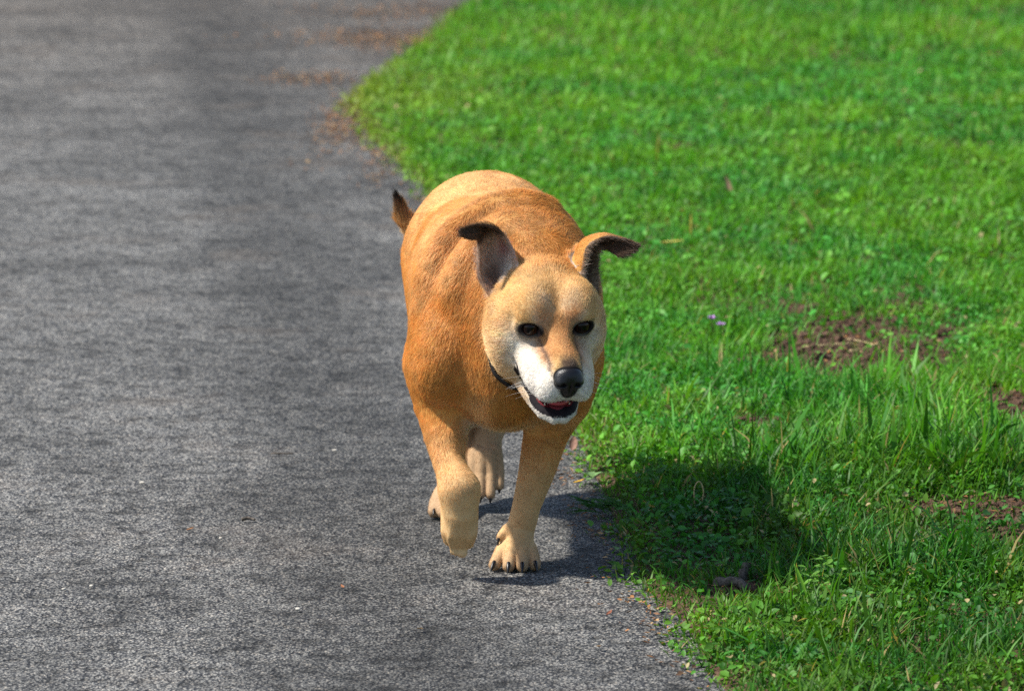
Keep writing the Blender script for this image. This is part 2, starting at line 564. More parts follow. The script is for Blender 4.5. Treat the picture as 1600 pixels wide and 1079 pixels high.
# ------------------------------------------------------------------ dog: implicit surface modelling
class Ell:
    def __init__(s, c, r, Rm=None):
        s.c, s.r, s.R = np.array(c, float), np.array(r, float), Rm
    def bounds(s):
        e = s.r if s.R is None else np.sqrt(((s.R * s.r[:, None]) ** 2).sum(0))
        return s.c - e, s.c + e
    def d(s, X, Y, Z):
        x, y, z = X - s.c[0], Y - s.c[1], Z - s.c[2]
        if s.R is not None:
            m = s.R
            x, y, z = (m[0, 0] * x + m[0, 1] * y + m[0, 2] * z, m[1, 0] * x + m[1, 1] * y + m[1, 2] * z, m[2, 0] * x + m[2, 1] * y + m[2, 2] * z)
        a, b, c = s.r
        k0 = np.sqrt((x / a) ** 2 + (y / b) ** 2 + (z / c) ** 2)
        k1 = np.sqrt((x / a ** 2) ** 2 + (y / b ** 2) ** 2 + (z / c ** 2) ** 2)
        return (k0 * (k0 - 1.0) / (k1 + 1e-6)).astype(np.float32)

class Chain:
    """round cones through points, hard union inside"""
    def __init__(s, pts, rad):
        s.p, s.r = [np.array(q, float) for q in pts], list(rad)
    def bounds(s):
        lo = np.min([q - r for q, r in zip(s.p, s.r)], 0)
        hi = np.max([q + r for q, r in zip(s.p, s.r)], 0)
        return lo, hi
    def d(s, X, Y, Z):
        best = None
        for a, b, r1, r2 in zip(s.p[:-1], s.p[1:], s.r[:-1], s.r[1:]):
            ba = b - a
            l2 = (ba ** 2).sum()
            h = np.clip(((X - a[0]) * ba[0] + (Y - a[1]) * ba[1] + (Z - a[2]) * ba[2]) / l2, 0, 1)
            dd = np.sqrt((X - a[0] - h * ba[0]) ** 2 + (Y - a[1] - h * ba[1]) ** 2 + (Z - a[2] - h * ba[2]) ** 2) - (r1 + (r2 - r1) * h)
            best = dd if best is None else np.minimum(best, dd)
        return best.astype(np.float32)

class Sheet:
    """a curved sheet given as sample points with a thickness radius"""
    def __init__(s, pts, rad):
        s.p, s.r = np.asarray(pts, np.float32), np.asarray(rad, np.float32)
    def bounds(s):
        return (s.p - s.r[:, None]).min(0).astype(float), (s.p + s.r[:, None]).max(0).astype(float)
    def d(s, X, Y, Z):
        shp = np.broadcast(X, Y, Z).shape
        P = np.stack([np.broadcast_to(q, shp).ravel() for q in (X, Y, Z)], 1).astype(np.float32)
        out = np.empty(len(P), np.float32)
        p2 = (s.p ** 2).sum(1)
        for i in range(0, len(P), 20000):
            q = P[i:i + 20000]
            d2 = (q ** 2).sum(1)[:, None] + p2[None] - 2 * q @ s.p.T
            out[i:i + 20000] = (np.sqrt(np.maximum(d2, 0)) - s.r[None]).min(1)
        return out.reshape(shp)

def smin(a, b, k):
    h = np.maximum(k - np.abs(a - b), 0) / k
    return np.minimum(a, b) - h * h * k * 0.25

def evaluate(prims, gx, gy, gz, far=0.06):
    F = np.full((len(gx), len(gy), len(gz)), far, np.float32)
    for g, p, k, op in prims:
        lo, hi = p.bounds()
        m = max(k, 0.006) + 0.012
        sl = []
        for gg, l, h in zip((gx, gy, gz), lo - m, hi + m):
            i0, i1 = np.searchsorted(gg, l), np.searchsorted(gg, h)
            sl.append(slice(i0, i1))
        if any(q.stop <= q.start for q in sl):
            continue
        sl = tuple(sl)
        X = gx[sl[0]][:, None, None].astype(np.float32)
        Y = gy[sl[1]][None, :, None].astype(np.float32)
        Z = gz[sl[2]][None, None, :].astype(np.float32)
        d = p.d(X, Y, Z)
        if op > 0:
            F[sl] = smin(F[sl], d, k)
        else:
            F[sl] = -smin(-F[sl], d, k)
    return F

def surface_net(F, gx, gy, gz):
    S = F < 0
    n0, n1, n2 = F.shape
    c = S[:-1, :-1, :-1].astype(np.int8)
    tot = np.zeros((n0 - 1, n1 - 1, n2 - 1), np.int8)
    for a in (0, 1):
        for b in (0, 1):
            for d in (0, 1):
                tot += S[a:n0 - 1 + a, b:n1 - 1 + b, d:n2 - 1 + d]
    act = (tot > 0) & (tot < 8)
    I, J, K = np.nonzero(act)
    idx = np.full(act.shape, -1, np.int32)
    idx[I, J, K] = np.arange(len(I))
    corners = [(a, b, d) for a in (0, 1) for b in (0, 1) for d in (0, 1)]
    val = {q: F[I + q[0], J + q[1], K + q[2]] for q in corners}
    acc = np.zeros((len(I), 3))
    cnt = np.zeros(len(I))
    for q in corners:
        for ax in range(3):
            if q[ax] == 0:
                r = list(q); r[ax] = 1; r = tuple(r)
                v0, v1 = val[q], val[r]
                m = (v0 < 0) != (v1 < 0)
                t = np.where(m, v0 / np.where(m, v0 - v1, 1), 0)
                for k in range(3):
                    acc[:, k] += m * (t if k == ax else q[k])
                cnt += m
    acc /= cnt[:, None]
    V = np.stack([gx[I] + acc[:, 0] * (gx[I + 1] - gx[I]), gy[J] + acc[:, 1] * (gy[J + 1] - gy[J]), gz[K] + acc[:, 2] * (gz[K + 1] - gz[K])], 1)
    faces = []
    for ax in range(3):
        a = [slice(1, -1)] * 3
        a[ax] = slice(0, -1)
        b = list(a); b[ax] = slice(1, None)
        s0, s1 = S[tuple(a)], S[tuple(b)]
        e = np.nonzero(s0 != s1)
        off = [1, 1, 1]; off[ax] = 0
        P = [e[k] + off[k] for k in range(3)]
        flip = s1[e]
        u, w = (ax + 1) % 3, (ax + 2) % 3
        quad = []
        for du, dw in ((-1, -1), (0, -1), (0, 0), (-1, 0)):
            Q = [P[0].copy(), P[1].copy(), P[2].copy()]
            Q[u] += du; Q[w] += dw
            quad.append(idx[Q[0], Q[1], Q[2]])
        q = np.stack(quad, 1)
        q[flip] = q[flip][:, ::-1]
        faces.append(q)
    return V, np.concatenate(faces)

def smooth_mesh(V, Fq, it=2, lam=0.5):
    e = np.concatenate([Fq[:, [0, 1]], Fq[:, [1, 2]], Fq[:, [2, 3]], Fq[:, [3, 0]]])
    n = len(V)
    deg = np.bincount(e.ravel(), minlength=n).astype(float)
    for s in range(it):
        for f in (lam, -lam * 1.03):
            acc = np.stack([np.bincount(e[:, 0], V[e[:, 1], k], n) + np.bincount(e[:, 1], V[e[:, 0], k], n) for k in range(3)], 1)
            V = V + f * (acc / deg[:, None] - V)
    return V

def vnormals(V, Fq):
    a = V[Fq[:, 2]] - V[Fq[:, 0]]
    b = V[Fq[:, 3]] - V[Fq[:, 1]]
    fn = np.cross(a, b)
    n = np.zeros_like(V)
    for k in range(4):
        for c in range(3):
            n[:, c] += np.bincount(Fq[:, k], fn[:, c], len(V))
    return n / (np.linalg.norm(n, axis=1, keepdims=True) + 1e-12)

def axis(segs):
    """segs: list of (start, stop, step)"""
    out = []
    for a, b, s in segs:
        out.append(np.arange(a, b, s))
    return np.concatenate(out)

# ---- head frame (x: image right, f: towards the nose, u: up)
YAW, PITCH = R(14), R(22)
HX = np.array([math.cos(YAW), math.sin(YAW), 0])
HF = np.array([math.sin(YAW) * math.cos(PITCH), -math.cos(YAW) * math.cos(PITCH), -math.sin(PITCH)])
HU = np.array([math.sin(YAW) * math.sin(PITCH), -math.cos(YAW) * math.sin(PITCH), math.cos(PITCH)])
HC = np.array([0.0535, -0.098, 0.430])
HR = np.stack([HX, HF, HU])
def H(x, f, u):
    return HC + HX * x + HF * f + HU * u
def to_head(P):
    return (P - HC) @ HR.T

def hell(c, r, tilt=None):
    m = HR
    if tilt is not None:
        m = np.array(Matrix.Rotation(tilt[1], 3, tilt[0])) @ HR
    return Ell(H(*c), r, m)

def bez(a, m, b, t):
    return (1 - t) ** 2 * a + 2 * t * (1 - t) * m + t * t * b

def resample(pts, n):
    pts = np.array(pts, float)
    k = len(pts)
    t = np.linspace(0, k - 1, n)
    out = []
    for q in t:                                     # Catmull-Rom through the points
        i = min(int(q), k - 2)
        f = q - i
        p0, p1, p2, p3 = pts[max(i - 1, 0)], pts[i], pts[i + 1], pts[min(i + 2, k - 1)]
        out.append(0.5 * (2 * p1 + (p2 - p0) * f + (2 * p0 - 5 * p1 + 4 * p2 - p3) * f * f + (3 * p1 - p0 - 3 * p2 + p3) * f ** 3))
    return np.array(out)

EAR_L1 = [(0.002, -0.098, 0.476), (0.006, -0.088, 0.513), (-0.002, -0.070, 0.540), (-0.024, -0.085, 0.570), (-0.055, -0.10, 0.579), (-0.081, -0.115, 0.573)]
EAR_L2 = [(-0.033, -0.092, 0.464), (-0.051, -0.082, 0.494), (-0.053, -0.080, 0.530), (-0.053, -0.095, 0.555), (-0.064, -0.11, 0.559), (-0.081, -0.118, 0.564)]
EAR_LM = [(0.0, 0.045, -0.004), (0.006, 0.062, 0.0), (0.006, 0.050, 0.012), (0.0, 0.030, 0.022), (0.0, 0.014, 0.014), (0.0, 0.004, 0.002)]
EAR_R1 = [(0.108, -0.080, 0.474), (0.112, -0.083, 0.515), (0.120, -0.085, 0.543), (0.145, -0.09, 0.557), (0.175, -0.10, 0.556), (0.198, -0.105, 0.547)]
EAR_R2 = [(0.134, -0.040, 0.460), (0.133, -0.045, 0.500), (0.135, -0.058, 0.531), (0.151, -0.075, 0.538), (0.171, -0.095, 0.529), (0.196, -0.105, 0.540)]
EAR_RM = [(-0.040, 0.010, -0.004), (-0.046, 0.022, 0.0), (-0.030, 0.034, 0.016), (-0.006, 0.030, 0.020), (0.0, 0.014, 0.012), (0.0, 0.004, 0.002)]
def ear_sheet(e1, e2, mo):
    n, m = 46, 26
    A, B, O = resample(e1, n), resample(e2, n), resample(mo, n)
    pts, rad = [], []
    for i in range(n):
        M = (A[i] + B[i]) / 2 + O[i]
        t = np.linspace(0, 1, m)[:, None]
        pts.append(bez(A[i], M, B[i], t))
        rad.append(np.full(m, 0.0036 - 0.0012 * i / n))
    return np.concatenate(pts), np.concatenate(rad)

earL, earLr = ear_sheet(EAR_L1, EAR_L2, EAR_LM)
earR, earRr = ear_sheet(EAR_R1, EAR_R2, EAR_RM)

PR = []          # (group, primitive, blend, +1 add / -1 carve)
def add(g, p, k, op=1):
    PR.append((g, p, k, op))

def ring(c, ax, rx, rz, a0, a1, n=16, upv=(0, 0, 1), thin=0.7, rad=0.012):
    """an arc of a skin fold round a neck axis"""
    c, ax, upv = np.array(c, float), np.array(ax, float), np.array(upv, float)
    ax /= np.linalg.norm(ax)
    s = np.cross(upv, ax); s /= np.linalg.norm(s)
    u = np.cross(ax, s)
    t = np.linspace(R(a0), R(a1), n)
    pts = [c + s * math.cos(q) * rx + u * math.sin(q) * rz for q in t]
    w = 1 - (2 * np.linspace(0, 1, n) - 1) ** 4
    return Chain(pts, [rad * (thin + (1 - thin) * k) for k in w])

# trunk
add('body', Ell((-0.014, 0.21, 0.392), (0.150, 0.23, 0.165)), 0.04)
add('body', Ell((-0.022, 0.42, 0.400), (0.155, 0.22, 0.155)), 0.06)
add('body', Ell((-0.030, 0.42, 0.468), (0.115, 0.22, 0.074)), 0.04)
add('body', Ell((-0.045, 0.61, 0.455), (0.125, 0.14, 0.116)), 0.06)
add('body', Ell((0.008, 0.09, 0.502), (0.096, 0.125, 0.090)), 0.035)
add('body', Ell((-0.010, 0.020, 0.355), (0.105, 0.085, 0.125)), 0.045)
add('body', Ell((-0.104, 0.05, 0.370), (0.060, 0.085, 0.130)), 0.05)
add('body', Ell((0.083, 0.05, 0.370), (0.058, 0.085, 0.130)), 0.05)
add('body', Ell((-0.112, -0.010, 0.345), (0.046, 0.052, 0.066)), 0.03)
add('body', Ell((0.075, -0.005, 0.340), (0.046, 0.050, 0.060)), 0.03)
add('body', Ell((-0.025, -0.035, 0.315), (0.050, 0.035, 0.070)), 0.03)
add('neck', Chain([(0.0, 0.10, 0.465), (0.026, 0.015, 0.455), (0.046, -0.05, 0.447)], [0.122, 0.104, 0.078]), 0.05)
# hind legs
add('hind', Chain([(0.040, 0.61, 0.41), (0.036, 0.52, 0.29), (-0.020, 0.63, 0.165)], [0.088, 0.060, 0.028]), 0.05)
add('hind', Chain([(-0.102, 0.61, 0.41), (-0.110, 0.50, 0.28), (-0.098, 0.60, 0.15)], [0.082, 0.058, 0.028]), 0.05)
add('hind', Chain([(-0.020, 0.635, 0.172), (-0.040, 0.575, 0.115), (-0.045, 0.545, 0.078)], [0.026, 0.023, 0.026]), 0.02)
add('hind', Chain([(-0.098, 0.605, 0.150), (-0.098, 0.535, 0.065), (-0.102, 0.50, 0.035)], [0.026, 0.023, 0.026]), 0.02)
# hind paws
HPL = [(-0.0665, 0.527, 0.066, -0.069, 0.511, 0.043), (-0.0525, 0.517, 0.062, -0.054, 0.499, 0.031), (-0.0365, 0.517, 0.062, -0.037, 0.499, 0.030), (-0.0225, 0.527, 0.067, -0.022, 0.513, 0.043)]
for a in HPL:
    add('hind', Chain([(a[0] * 0.7 - 0.0135, a[1] + 0.012, a[2] + 0.03), a[:3], a[3:]], [0.013, 0.0098, 0.0085]), 0.003)
HPR = [(-0.128, 0.470, 0.020, -0.132, 0.442, 0.012), (-0.113, 0.460, 0.023, -0.115, 0.430, 0.012), (-0.098, 0.460, 0.023, -0.098, 0.430, 0.012), (-0.084, 0.470, 0.020, -0.081, 0.442, 0.012)]
for a in HPR:
    add('hind', Chain([(a[0] * 0.7 - 0.030, a[1] + 0.03, a[2] + 0.010), a[:3], a[3:]], [0.016, 0.014, 0.011]), 0.008)
# planted foreleg
add('fore', Chain([(0.082, 0.06, 0.34), (0.074, 0.055, 0.28), (0.055, 0.05, 0.218), (0.039, 0.052, 0.152), (0.024, 0.058, 0.100), (0.014, 0.062, 0.058), (0.010, 0.050, 0.034)],
                  [0.060, 0.050, 0.0355, 0.0285, 0.0230, 0.0225, 0.023]), 0.022)
add('fore', Ell((0.006, 0.046, 0.021), (0.034, 0.030, 0.020)), 0.015)
FPL = [(-0.019, 0.030, 0.023, -0.028, 0.010, 0.0110), (-0.003, 0.024, 0.026, -0.0055, 0.000, 0.0110), (0.017, 0.024, 0.026, 0.0165, 0.000, 0.0110), (0.032, 0.030, 0.023, 0.037, 0.010, 0.0110)]
for a in FPL:
    add('fore', Chain([(a[0] * 0.7 + 0.003, a[1] + 0.025, a[2] + 0.008), a[:3], a[3:]], [0.013, 0.0112, 0.0095]), 0.003)
add('fore', Chain([(-0.008, 0.055, 0.058), (-0.019, 0.048, 0.050)], [0.010, 0.006]), 0.008)
# lifted foreleg, wrist flexed
add('fore', Chain([(-0.112, 0.05, 0.33), (-0.108, 0.035, 0.275), (-0.106, 0.0, 0.228), (-0.1015, -0.040, 0.190), (-0.092, -0.060, 0.168), (-0.084, -0.070, 0.150)], [0.062, 0.050, 0.035, 0.0245, 0.0255, 0.0290]), 0.018)
add('fore', Chain([(-0.084, -0.072, 0.150), (-0.082, -0.070, 0.112), (-0.083, -0.062, 0.080)], [0.0275, 0.0275, 0.024]), 0.022)
FPR = [(-0.102, -0.064, 0.082, -0.101, -0.050, 0.064), (-0.0905, -0.075, 0.074, -0.091, -0.061, 0.051), (-0.078, -0.076, 0.072, -0.0795, -0.062, 0.047), (-0.067, -0.067, 0.080, -0.069, -0.053, 0.060)]
for a in FPR:
    add('fore', Chain([(a[0], a[1] + 0.010, a[2] + 0.035), a[:3], a[3:]], [0.012, 0.0115, 0.0085]), 0.007)
for gx_, dx_ in ((-0.0955, 0.001), (-0.0840, 0.0), (-0.0730, -0.001)):
    add('fore', Chain([(gx_, -0.094, 0.092), (gx_ + dx_, -0.0865, 0.072), (gx_ + dx_, -0.070, 0.050)], [0.0026, 0.0046, 0.0050]), 0.006, -1)
add('body', Chain([(-0.062, -0.045, 0.225), (-0.070, -0.070, 0.275), (-0.092, -0.085, 0.315)], [0.014, 0.011, 0.006]), 0.030, -1)
add('body', Chain([(0.040, -0.020, 0.225), (0.045, -0.060, 0.270), (0.050, -0.080, 0.300)], [0.013, 0.010, 0.006]), 0.030, -1)
add('body', Chain([(-0.175, 0.10, 0.250), (-0.182, 0.105, 0.300), (-0.178, 0.115, 0.360)], [0.010, 0.009, 0.004]), 0.030, -1)
# tail
add('tail', Chain([(-0.05, 0.70, 0.50), (-0.10, 0.80, 0.465), (-0.165, 0.845, 0.432), (-0.192, 0.835, 0.462), (-0.199, 0.825, 0.490), (-0.204, 0.815, 0.505)], [0.034, 0.024, 0.018, 0.013, 0.008, 0.003]), 0.03)
# neck skin folds
NAX = (0.045, -0.11, -0.012)
add('neck', ring((0.002, 0.085, 0.452), NAX, 0.146, 0.136, 70, 205, rad=0.021), 0.026)
add('neck', ring((0.020, 0.030, 0.452), NAX, 0.120, 0.112, 95, 205, rad=0.021), 0.022)
# head
add('head', hell((0, -0.020, 0.011), (0.082, 0.092, 0.065)), 0.03)
for s in (-1, 1):
    add('head', hell((s * 0.037, 0.016, 0.043), (0.034, 0.050, 0.032)), 0.008)
    add('head', hell((s * 0.056, 0.000, -0.020), (0.039, 0.056, 0.056)), 0.022)
    add('head', hell((s * 0.039, 0.006, -0.062), (0.039, 0.050, 0.042)), 0.022)
    add('head', hell((s * 0.036, 0.051, 0.038), (0.025, 0.017, 0.011)), 0.012)
add('muzzle', Chain([H(0, 0.045, -0.018), H(0, 0.134, -0.030)], [0.048, 0.034]), 0.03)
add('muzzle', Chain([H(0, 0.05, 0.012), H(0, 0.150, -0.010)], [0.020, 0.015]), 0.02)
for s in (-1, 1):
    add('muzzle', hell((s * 0.026, 0.122, -0.044), (0.022, 0.042, 0.026)), 0.014)
    add('muzzle', hell((s * 0.035, 0.080, -0.040), (0.022, 0.045, 0.028)), 0.020)
    add('head', hell((s * 0.034, 0.086, 0.010), (0.011, 0.019, 0.011)), 0.020, -1)
    add('head', hell((s * 0.0415, 0.053, 0.020), (0.022, 0.017, 0.0175)), 0.007)
    add('lid', hell((s * 0.0425, 0.074, 0.0195), (0.0170, 0.022, 0.0118), ('Y', s * 0.18)), 0.003, -1)
add('head', Chain([H(0, -0.005, 0.088), H(0, 0.030, 0.076), H(0, 0.056, 0.054)], [0.006, 0.0085, 0.006]), 0.012, -1)
add('muzzle', hell((0, 0.156, -0.018), (0.019, 0.014, 0.018)), 0.008)
# lower jaw, hanging a little open
add('jaw', Chain([H(0, 0.0, -0.070), H(0, 0.07, -0.090), H(0, 0.116, -0.102)], [0.045, 0.022, 0.012]), 0.012)
for s in (-1, 1):
    add('jaw', Chain([H(s * 0.034, 0.03, -0.082), H(s * 0.029, 0.085, -0.094), H(s * 0.021, 0.115, -0.1015), H(s * 0.007, 0.130, -0.1035)], [0.022, 0.0140, 0.0105, 0.0095]), 0.004)
# mouth cavity
add('mouth', hell((0, 0.112, -0.0795), (0.0300, 0.050, 0.0130), ('X', -0.20)), 0.003, -1)
# closed part of the mouth line: a narrow groove on both cheeks
ML_F, ML_U = np.array([0.056, 0.068, 0.090, 0.118, 0.150]), np.array([-0.034, -0.044, -0.0575, -0.0665, -0.0680])
gp = []
for s in (-1, 1):
    for f_ in np.linspace(0.060, 0.126, 30):
        for x_ in np.linspace(0.030, 0.074, 16):
            gp.append(H(s * x_, f_, np.interp(f_, ML_F, ML_U)))
add('mouth', Sheet(np.array(gp), np.full(len(gp), 0.0034)), 0.004, -1)
# ears
def hollow(e1, e2, mo):
    A, B, O = resample(e1, 21), resample(e2, 21), resample(mo, 21)
    ii = range(1, 13)
    return Chain([(A[i] + B[i]) / 2 + O[i] * 0.30 for i in ii], [max(0.006, 0.36 * np.linalg.norm(A[i] - B[i])) for i in ii])
HOLL = [hollow(EAR_L1, EAR_L2, EAR_LM), hollow(EAR_R1, EAR_R2, EAR_RM)]
add('head', Chain([(0.022, -0.038, 0.500), (0.008, -0.030, 0.532)], [0.020, 0.009]), 0.020)
add('head', Chain([(0.098, -0.042, 0.500), (0.108, -0.045, 0.530)], [0.020, 0.009]), 0.020)
add('hollow', HOLL[0], 0.006, -1)
add('hollow', HOLL[1], 0.006, -1)
add('ear', Sheet(earL, earLr), 0.005)
add('ear', Sheet(earR, earRr), 0.005)
HEADSET = ('head', 'muzzle', 'jaw', 'lid', 'mouth', 'ear', 'hollow')

NZ = [('n', hell((0, 0.157, -0.012), (0.0225, 0.016, 0.0165)), 0.006, 1), ('n', hell((0, 0.161, -0.026), (0.014, 0.012, 0.019)), 0.010, 1)]
for s in (-1, 1):
    NZ.append(('n', hell((s * 0.0125, 0.164, -0.018), (0.0105, 0.011, 0.0095)), 0.006, 1))
    NZ.append(('n', hell((s * 0.0105, 0.176, -0.018), (0.0042, 0.008, 0.0036), ('Y', s * 0.5)), 0.002, -1))
    NZ.append(('n', hell((s * 0.0185, 0.172, -0.021), (0.0055, 0.009, 0.0015), ('Y', -s * 0.3)), 0.002, -1))
NZ.append(('n', hell((0, 0.179, -0.026), (0.0010, 0.008, 0.014)), 0.002, -1))

def sdf_pts(sel, P):
    X, Y, Z = P[:, 0], P[:, 1], P[:, 2]
    b = np.full(len(P), 1.0)
    for g, p, k, op in PR:
        if op > 0 and sel(g):
            lo, hi = p.bounds()
            m = ((P > lo - 0.08) & (P < hi + 0.08)).all(1)
            if m.any():
                b[m] = np.minimum(b[m], p.d(X[m], Y[m], Z[m]))
    return b

gx = axis([(-0.235, -0.10, 0.0034), (-0.10, 0.17, 0.0021), (0.17, 0.222, 0.0026)])
gy = axis([(-0.300, 0.0, 0.0021), (0.0, 0.10, 0.0030), (0.10, 0.90, 0.0042)])
gz = axis([(-0.012, 0.24, 0.0027), (0.24, 0.56, 0.0022), (0.56, 0.63, 0.003)])
field = smin(evaluate([q for q in PR if q[0] not in HEADSET] + [('hollow', h_, 0.006, -1) for h_ in HOLL], gx, gy, gz), evaluate([q for q in PR if q[0] in HEADSET], gx, gy, gz), 0.016)
DV, DF = surface_net(field, gx, gy, gz)
del field
DV = smooth_mesh(DV, DF, 2)
DN = vnormals(DV, DF)

# ---- regions
GR = {g: sdf_pts(lambda q, g=g: q == g, DV) for g in ('body', 'neck', 'hind', 'fore', 'tail', 'head', 'muzzle', 'jaw', 'ear')}
def softw(g, other, w=0.02):
    """1 where group g is nearer than the others"""
    o = np.min([GR[q] for q in other], 0)
    return sstep(-w, w, o - GR[g])
HEADG = np.min([GR['head'], GR['muzzle'], GR['jaw']], 0)
TRUNK = np.min([GR['body'], GR['neck']], 0)
LEGS = np.min([GR['fore'], GR['hind']], 0)
w_head = sstep(-0.02, 0.02, np.minimum(TRUNK, LEGS) - HEADG)
w_leg = sstep(-0.03, 0.03, np.minimum(np.minimum(TRUNK, GR['tail']), HEADG) - LEGS)
w_tail = sstep(-0.02, 0.02, np.minimum(np.minimum(TRUNK, LEGS), HEADG) - GR['tail'])
hp = to_head(DV)
dEar = GR['ear']
dHol = np.min([p.d(*DV.T) for p in HOLL], 0)
is_ear = (dEar < 0.0022) | ((dHol < 0.005) & (HEADG < 0.02))

def near_sheet_frac(P, A, n, m):
    idx = np.zeros(len(P), np.int32)
    for i in range(0, len(P), 20000):
        q = P[i:i + 20000].astype(np.float32)
        d2 = (q ** 2).sum(1)[:, None] + (A ** 2).sum(1)[None] - 2 * q @ A.T
        idx[i:i + 20000] = d2.argmin(1)
    return idx

def dog_colours():
    c_body = np.array([0.66, 0.328, 0.084])
    c_back = np.array([0.62, 0.340, 0.115])
    c_pale = np.array([0.80, 0.545, 0.270])
    c_leg = np.array([0.70, 0.465, 0.235])
    c_white = np.array([0.80, 0.75, 0.68])
    c_fore = np.array([0.70, 0.470, 0.200])
    c_red = np.array([0.53, 0.240, 0.052])
    c_grey = np.array([0.34, 0.30, 0.26])
    n = len(DV)
    C = np.tile(c_body, (n, 1))
    def mix(w, c):
        nonlocal C
        w = np.clip(w, 0, 1)[:, None]
        C = C * (1 - w) + np.asarray(c) * w
    x, y, z = DV.T
    nz1 = fbm(DV, 9, 3, 3)
    nz2 = fbm(DV, 40, 3, 7)
    mix(sstep(0.5, 0.59, z) * sstep(0.2, 0.5, y) * 0.8, c_back)
    mix(sstep(0.45, 0.65, nz1) * 0.55 * (1 - w_leg), c_pale)  # random pale coat patches, strengthened to act as painted sunlit highlights
    mix(sstep(0.50, 0.57, z) * np.exp(-((y - 0.02) / 0.09) ** 2) * 0.6, c_red)
    mix(sstep(0.5, 0.3, nz1) * 0.5, c_red)
    # underside, chest patch
    under = sstep(-0.55, -0.95, DN[:, 2]) * sstep(0.33, 0.24, z) * (1 - w_leg)
    mix(under * 0.9, c_pale * np.array([1.0, 1.1, 1.3]))
    mix(sstep(0.265, 0.235, z) * (1 - w_leg) * 0.6, c_pale * np.array([1.0, 1.1, 1.3]))
    mix(np.exp(-((x + 0.055) / 0.022) ** 2 - ((z - 0.238) / 0.02) ** 2 - ((y - 0.03) / 0.08) ** 2) * 1.1, c_white)
    # legs paler downwards (the coat itself), then painted shade on the hind ones
    mix(w_leg * sstep(0.26, 0.11, z) * 0.9, c_leg)
    mix(w_leg * ((x < -0.04) & (y < 0.12)) * sstep(0.27, 0.17, z) * 0.6, c_pale)
    mix(w_leg * sstep(0.045, 0.015, z) * 0.7, (0.44, 0.30, 0.18))
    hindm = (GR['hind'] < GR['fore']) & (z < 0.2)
    mix(hindm * w_leg * sstep(0.2, 0.12, z) * 0.8, (0.46, 0.31, 0.185))  # lower hind legs darkened: the body's shade put into the colour
    # tail
    mix(w_tail * sstep(0.43, 0.485, z) * sstep(-0.15, -0.185, x), (0.22, 0.13, 0.07))
    mix(w_tail * sstep(0.478, 0.496, z) * sstep(-0.15, -0.185, x), (0.02, 0.018, 0.018))
    # ---- head
    wz = np.stack([fbm(DV, 60, 2, 300 + k) - 0.5 for k in range(3)], 1) * 0.011
    hx, hf, hu = (hp + wz).T
    ax = np.abs(hx)
    W = w_head
    mix(W * 0.9, c_fore)
    mix(W * sstep(0.03, 0.075, ax) * sstep(0.07, -0.02, hu) * 0.75, c_pale * np.array([1.05, 1.1, 1.2]))
    mix(W * sstep(-0.02, -0.075, hf) * sstep(0.0, 0.04, hu) * 0.8, c_body)
    mix(W * sstep(0.005, -0.045, hf) * (1 - sstep(0.0, 0.04, hu)) * 0.55, c_body)
    # white of the cheeks, muzzle, brows
    ml = np.interp(hf, ML_F, ML_U)
    above = sstep(-0.006, 0.004, hu - ml)
    lside = 1 - 0.55 * sstep(0.02, 0.045, hx)
    cheek = lside * sstep(0.014, -0.010, hu) * sstep(0.010, 0.060, hf + 0.05 * (nz1 - 0.5)) * sstep(0.018, 0.03, ax) * sstep(-0.060, -0.044, hu) * (1 - 0.85 * sstep(0.056, 0.080, ax))
    mix(W * cheek * 0.85, c_white)
    mix(W * np.exp(-((ax - 0.060) / 0.016) ** 2 - ((hf - 0.045) / 0.026) ** 2 - ((hu + 0.004) / 0.022) ** 2) * 0.75, c_white)
    mzz = sstep(0.065, 0.105, hf) * sstep(0.0, -0.030, hu)
    mix(W * mzz * above * lside, c_white)
    mix(W * (1 - above) * sstep(0.03, 0.075, hf) * 0.75, c_white * np.array([0.85, 0.76, 0.66]))
    mix(W * (1 - above) * sstep(0.085, 0.11, hf) * 0.9, c_white)
    mix(W * sstep(0.012, 0.0, np.abs(hu - ml - 0.004)) * sstep(0.046, 0.056, hf) * sstep(0.085, 0.068, hf) * (ax > 0.03) * 0.5, (0.45, 0.40, 0.38))
    bu = (hu - 0.0385) - 0.30 * (ax - 0.027)
    brow = np.exp(-((ax - 0.027) / 0.013) ** 2 - (bu / 0.0075) ** 2 - ((hf - 0.058) / 0.025) ** 2) * (0.6 + 0.7 * nz2)
    mix(W * brow * 1.0, c_white * 1.05)
    mix(W * np.exp(-((ax - 0.024) / 0.020) ** 2 - ((hu - 0.052) / 0.02) ** 2 - ((hf - 0.05) / 0.03) ** 2) * 0.35, c_white)
    mix(W * np.exp(-(hx / 0.006) ** 2) * sstep(0.0, 0.03, hf) * sstep(0.03, 0.05, hu) * 0.55, (0.30, 0.15, 0.05))  # shade of the forehead crease painted along the carved furrow
    # bridge of the nose
    bridge = sstep(0.044, 0.026, ax) * sstep(0.050, 0.075, hf) * sstep(-0.040, -0.016, hu) * sstep(0.165, 0.13, hf + 0.6 * ax)
    mix(W * bridge * 0.92, (0.58, 0.30, 0.115))
    dark = sstep(0.019, 0.006, ax) * sstep(0.128, 0.150, hf) * sstep(-0.022, -0.010, hu)
    mix(W * dark * 0.9, (0.045, 0.03, 0.03))
    # whisker speckles
    spk = (vnoise(DV, 330, 77) > 0.72) * sstep(0.10, 0.125, hf) * sstep(-0.02, -0.035, hu) * sstep(0.008, 0.02, ax)
    mix(W * spk * 0.55, (0.10, 0.08, 0.08))
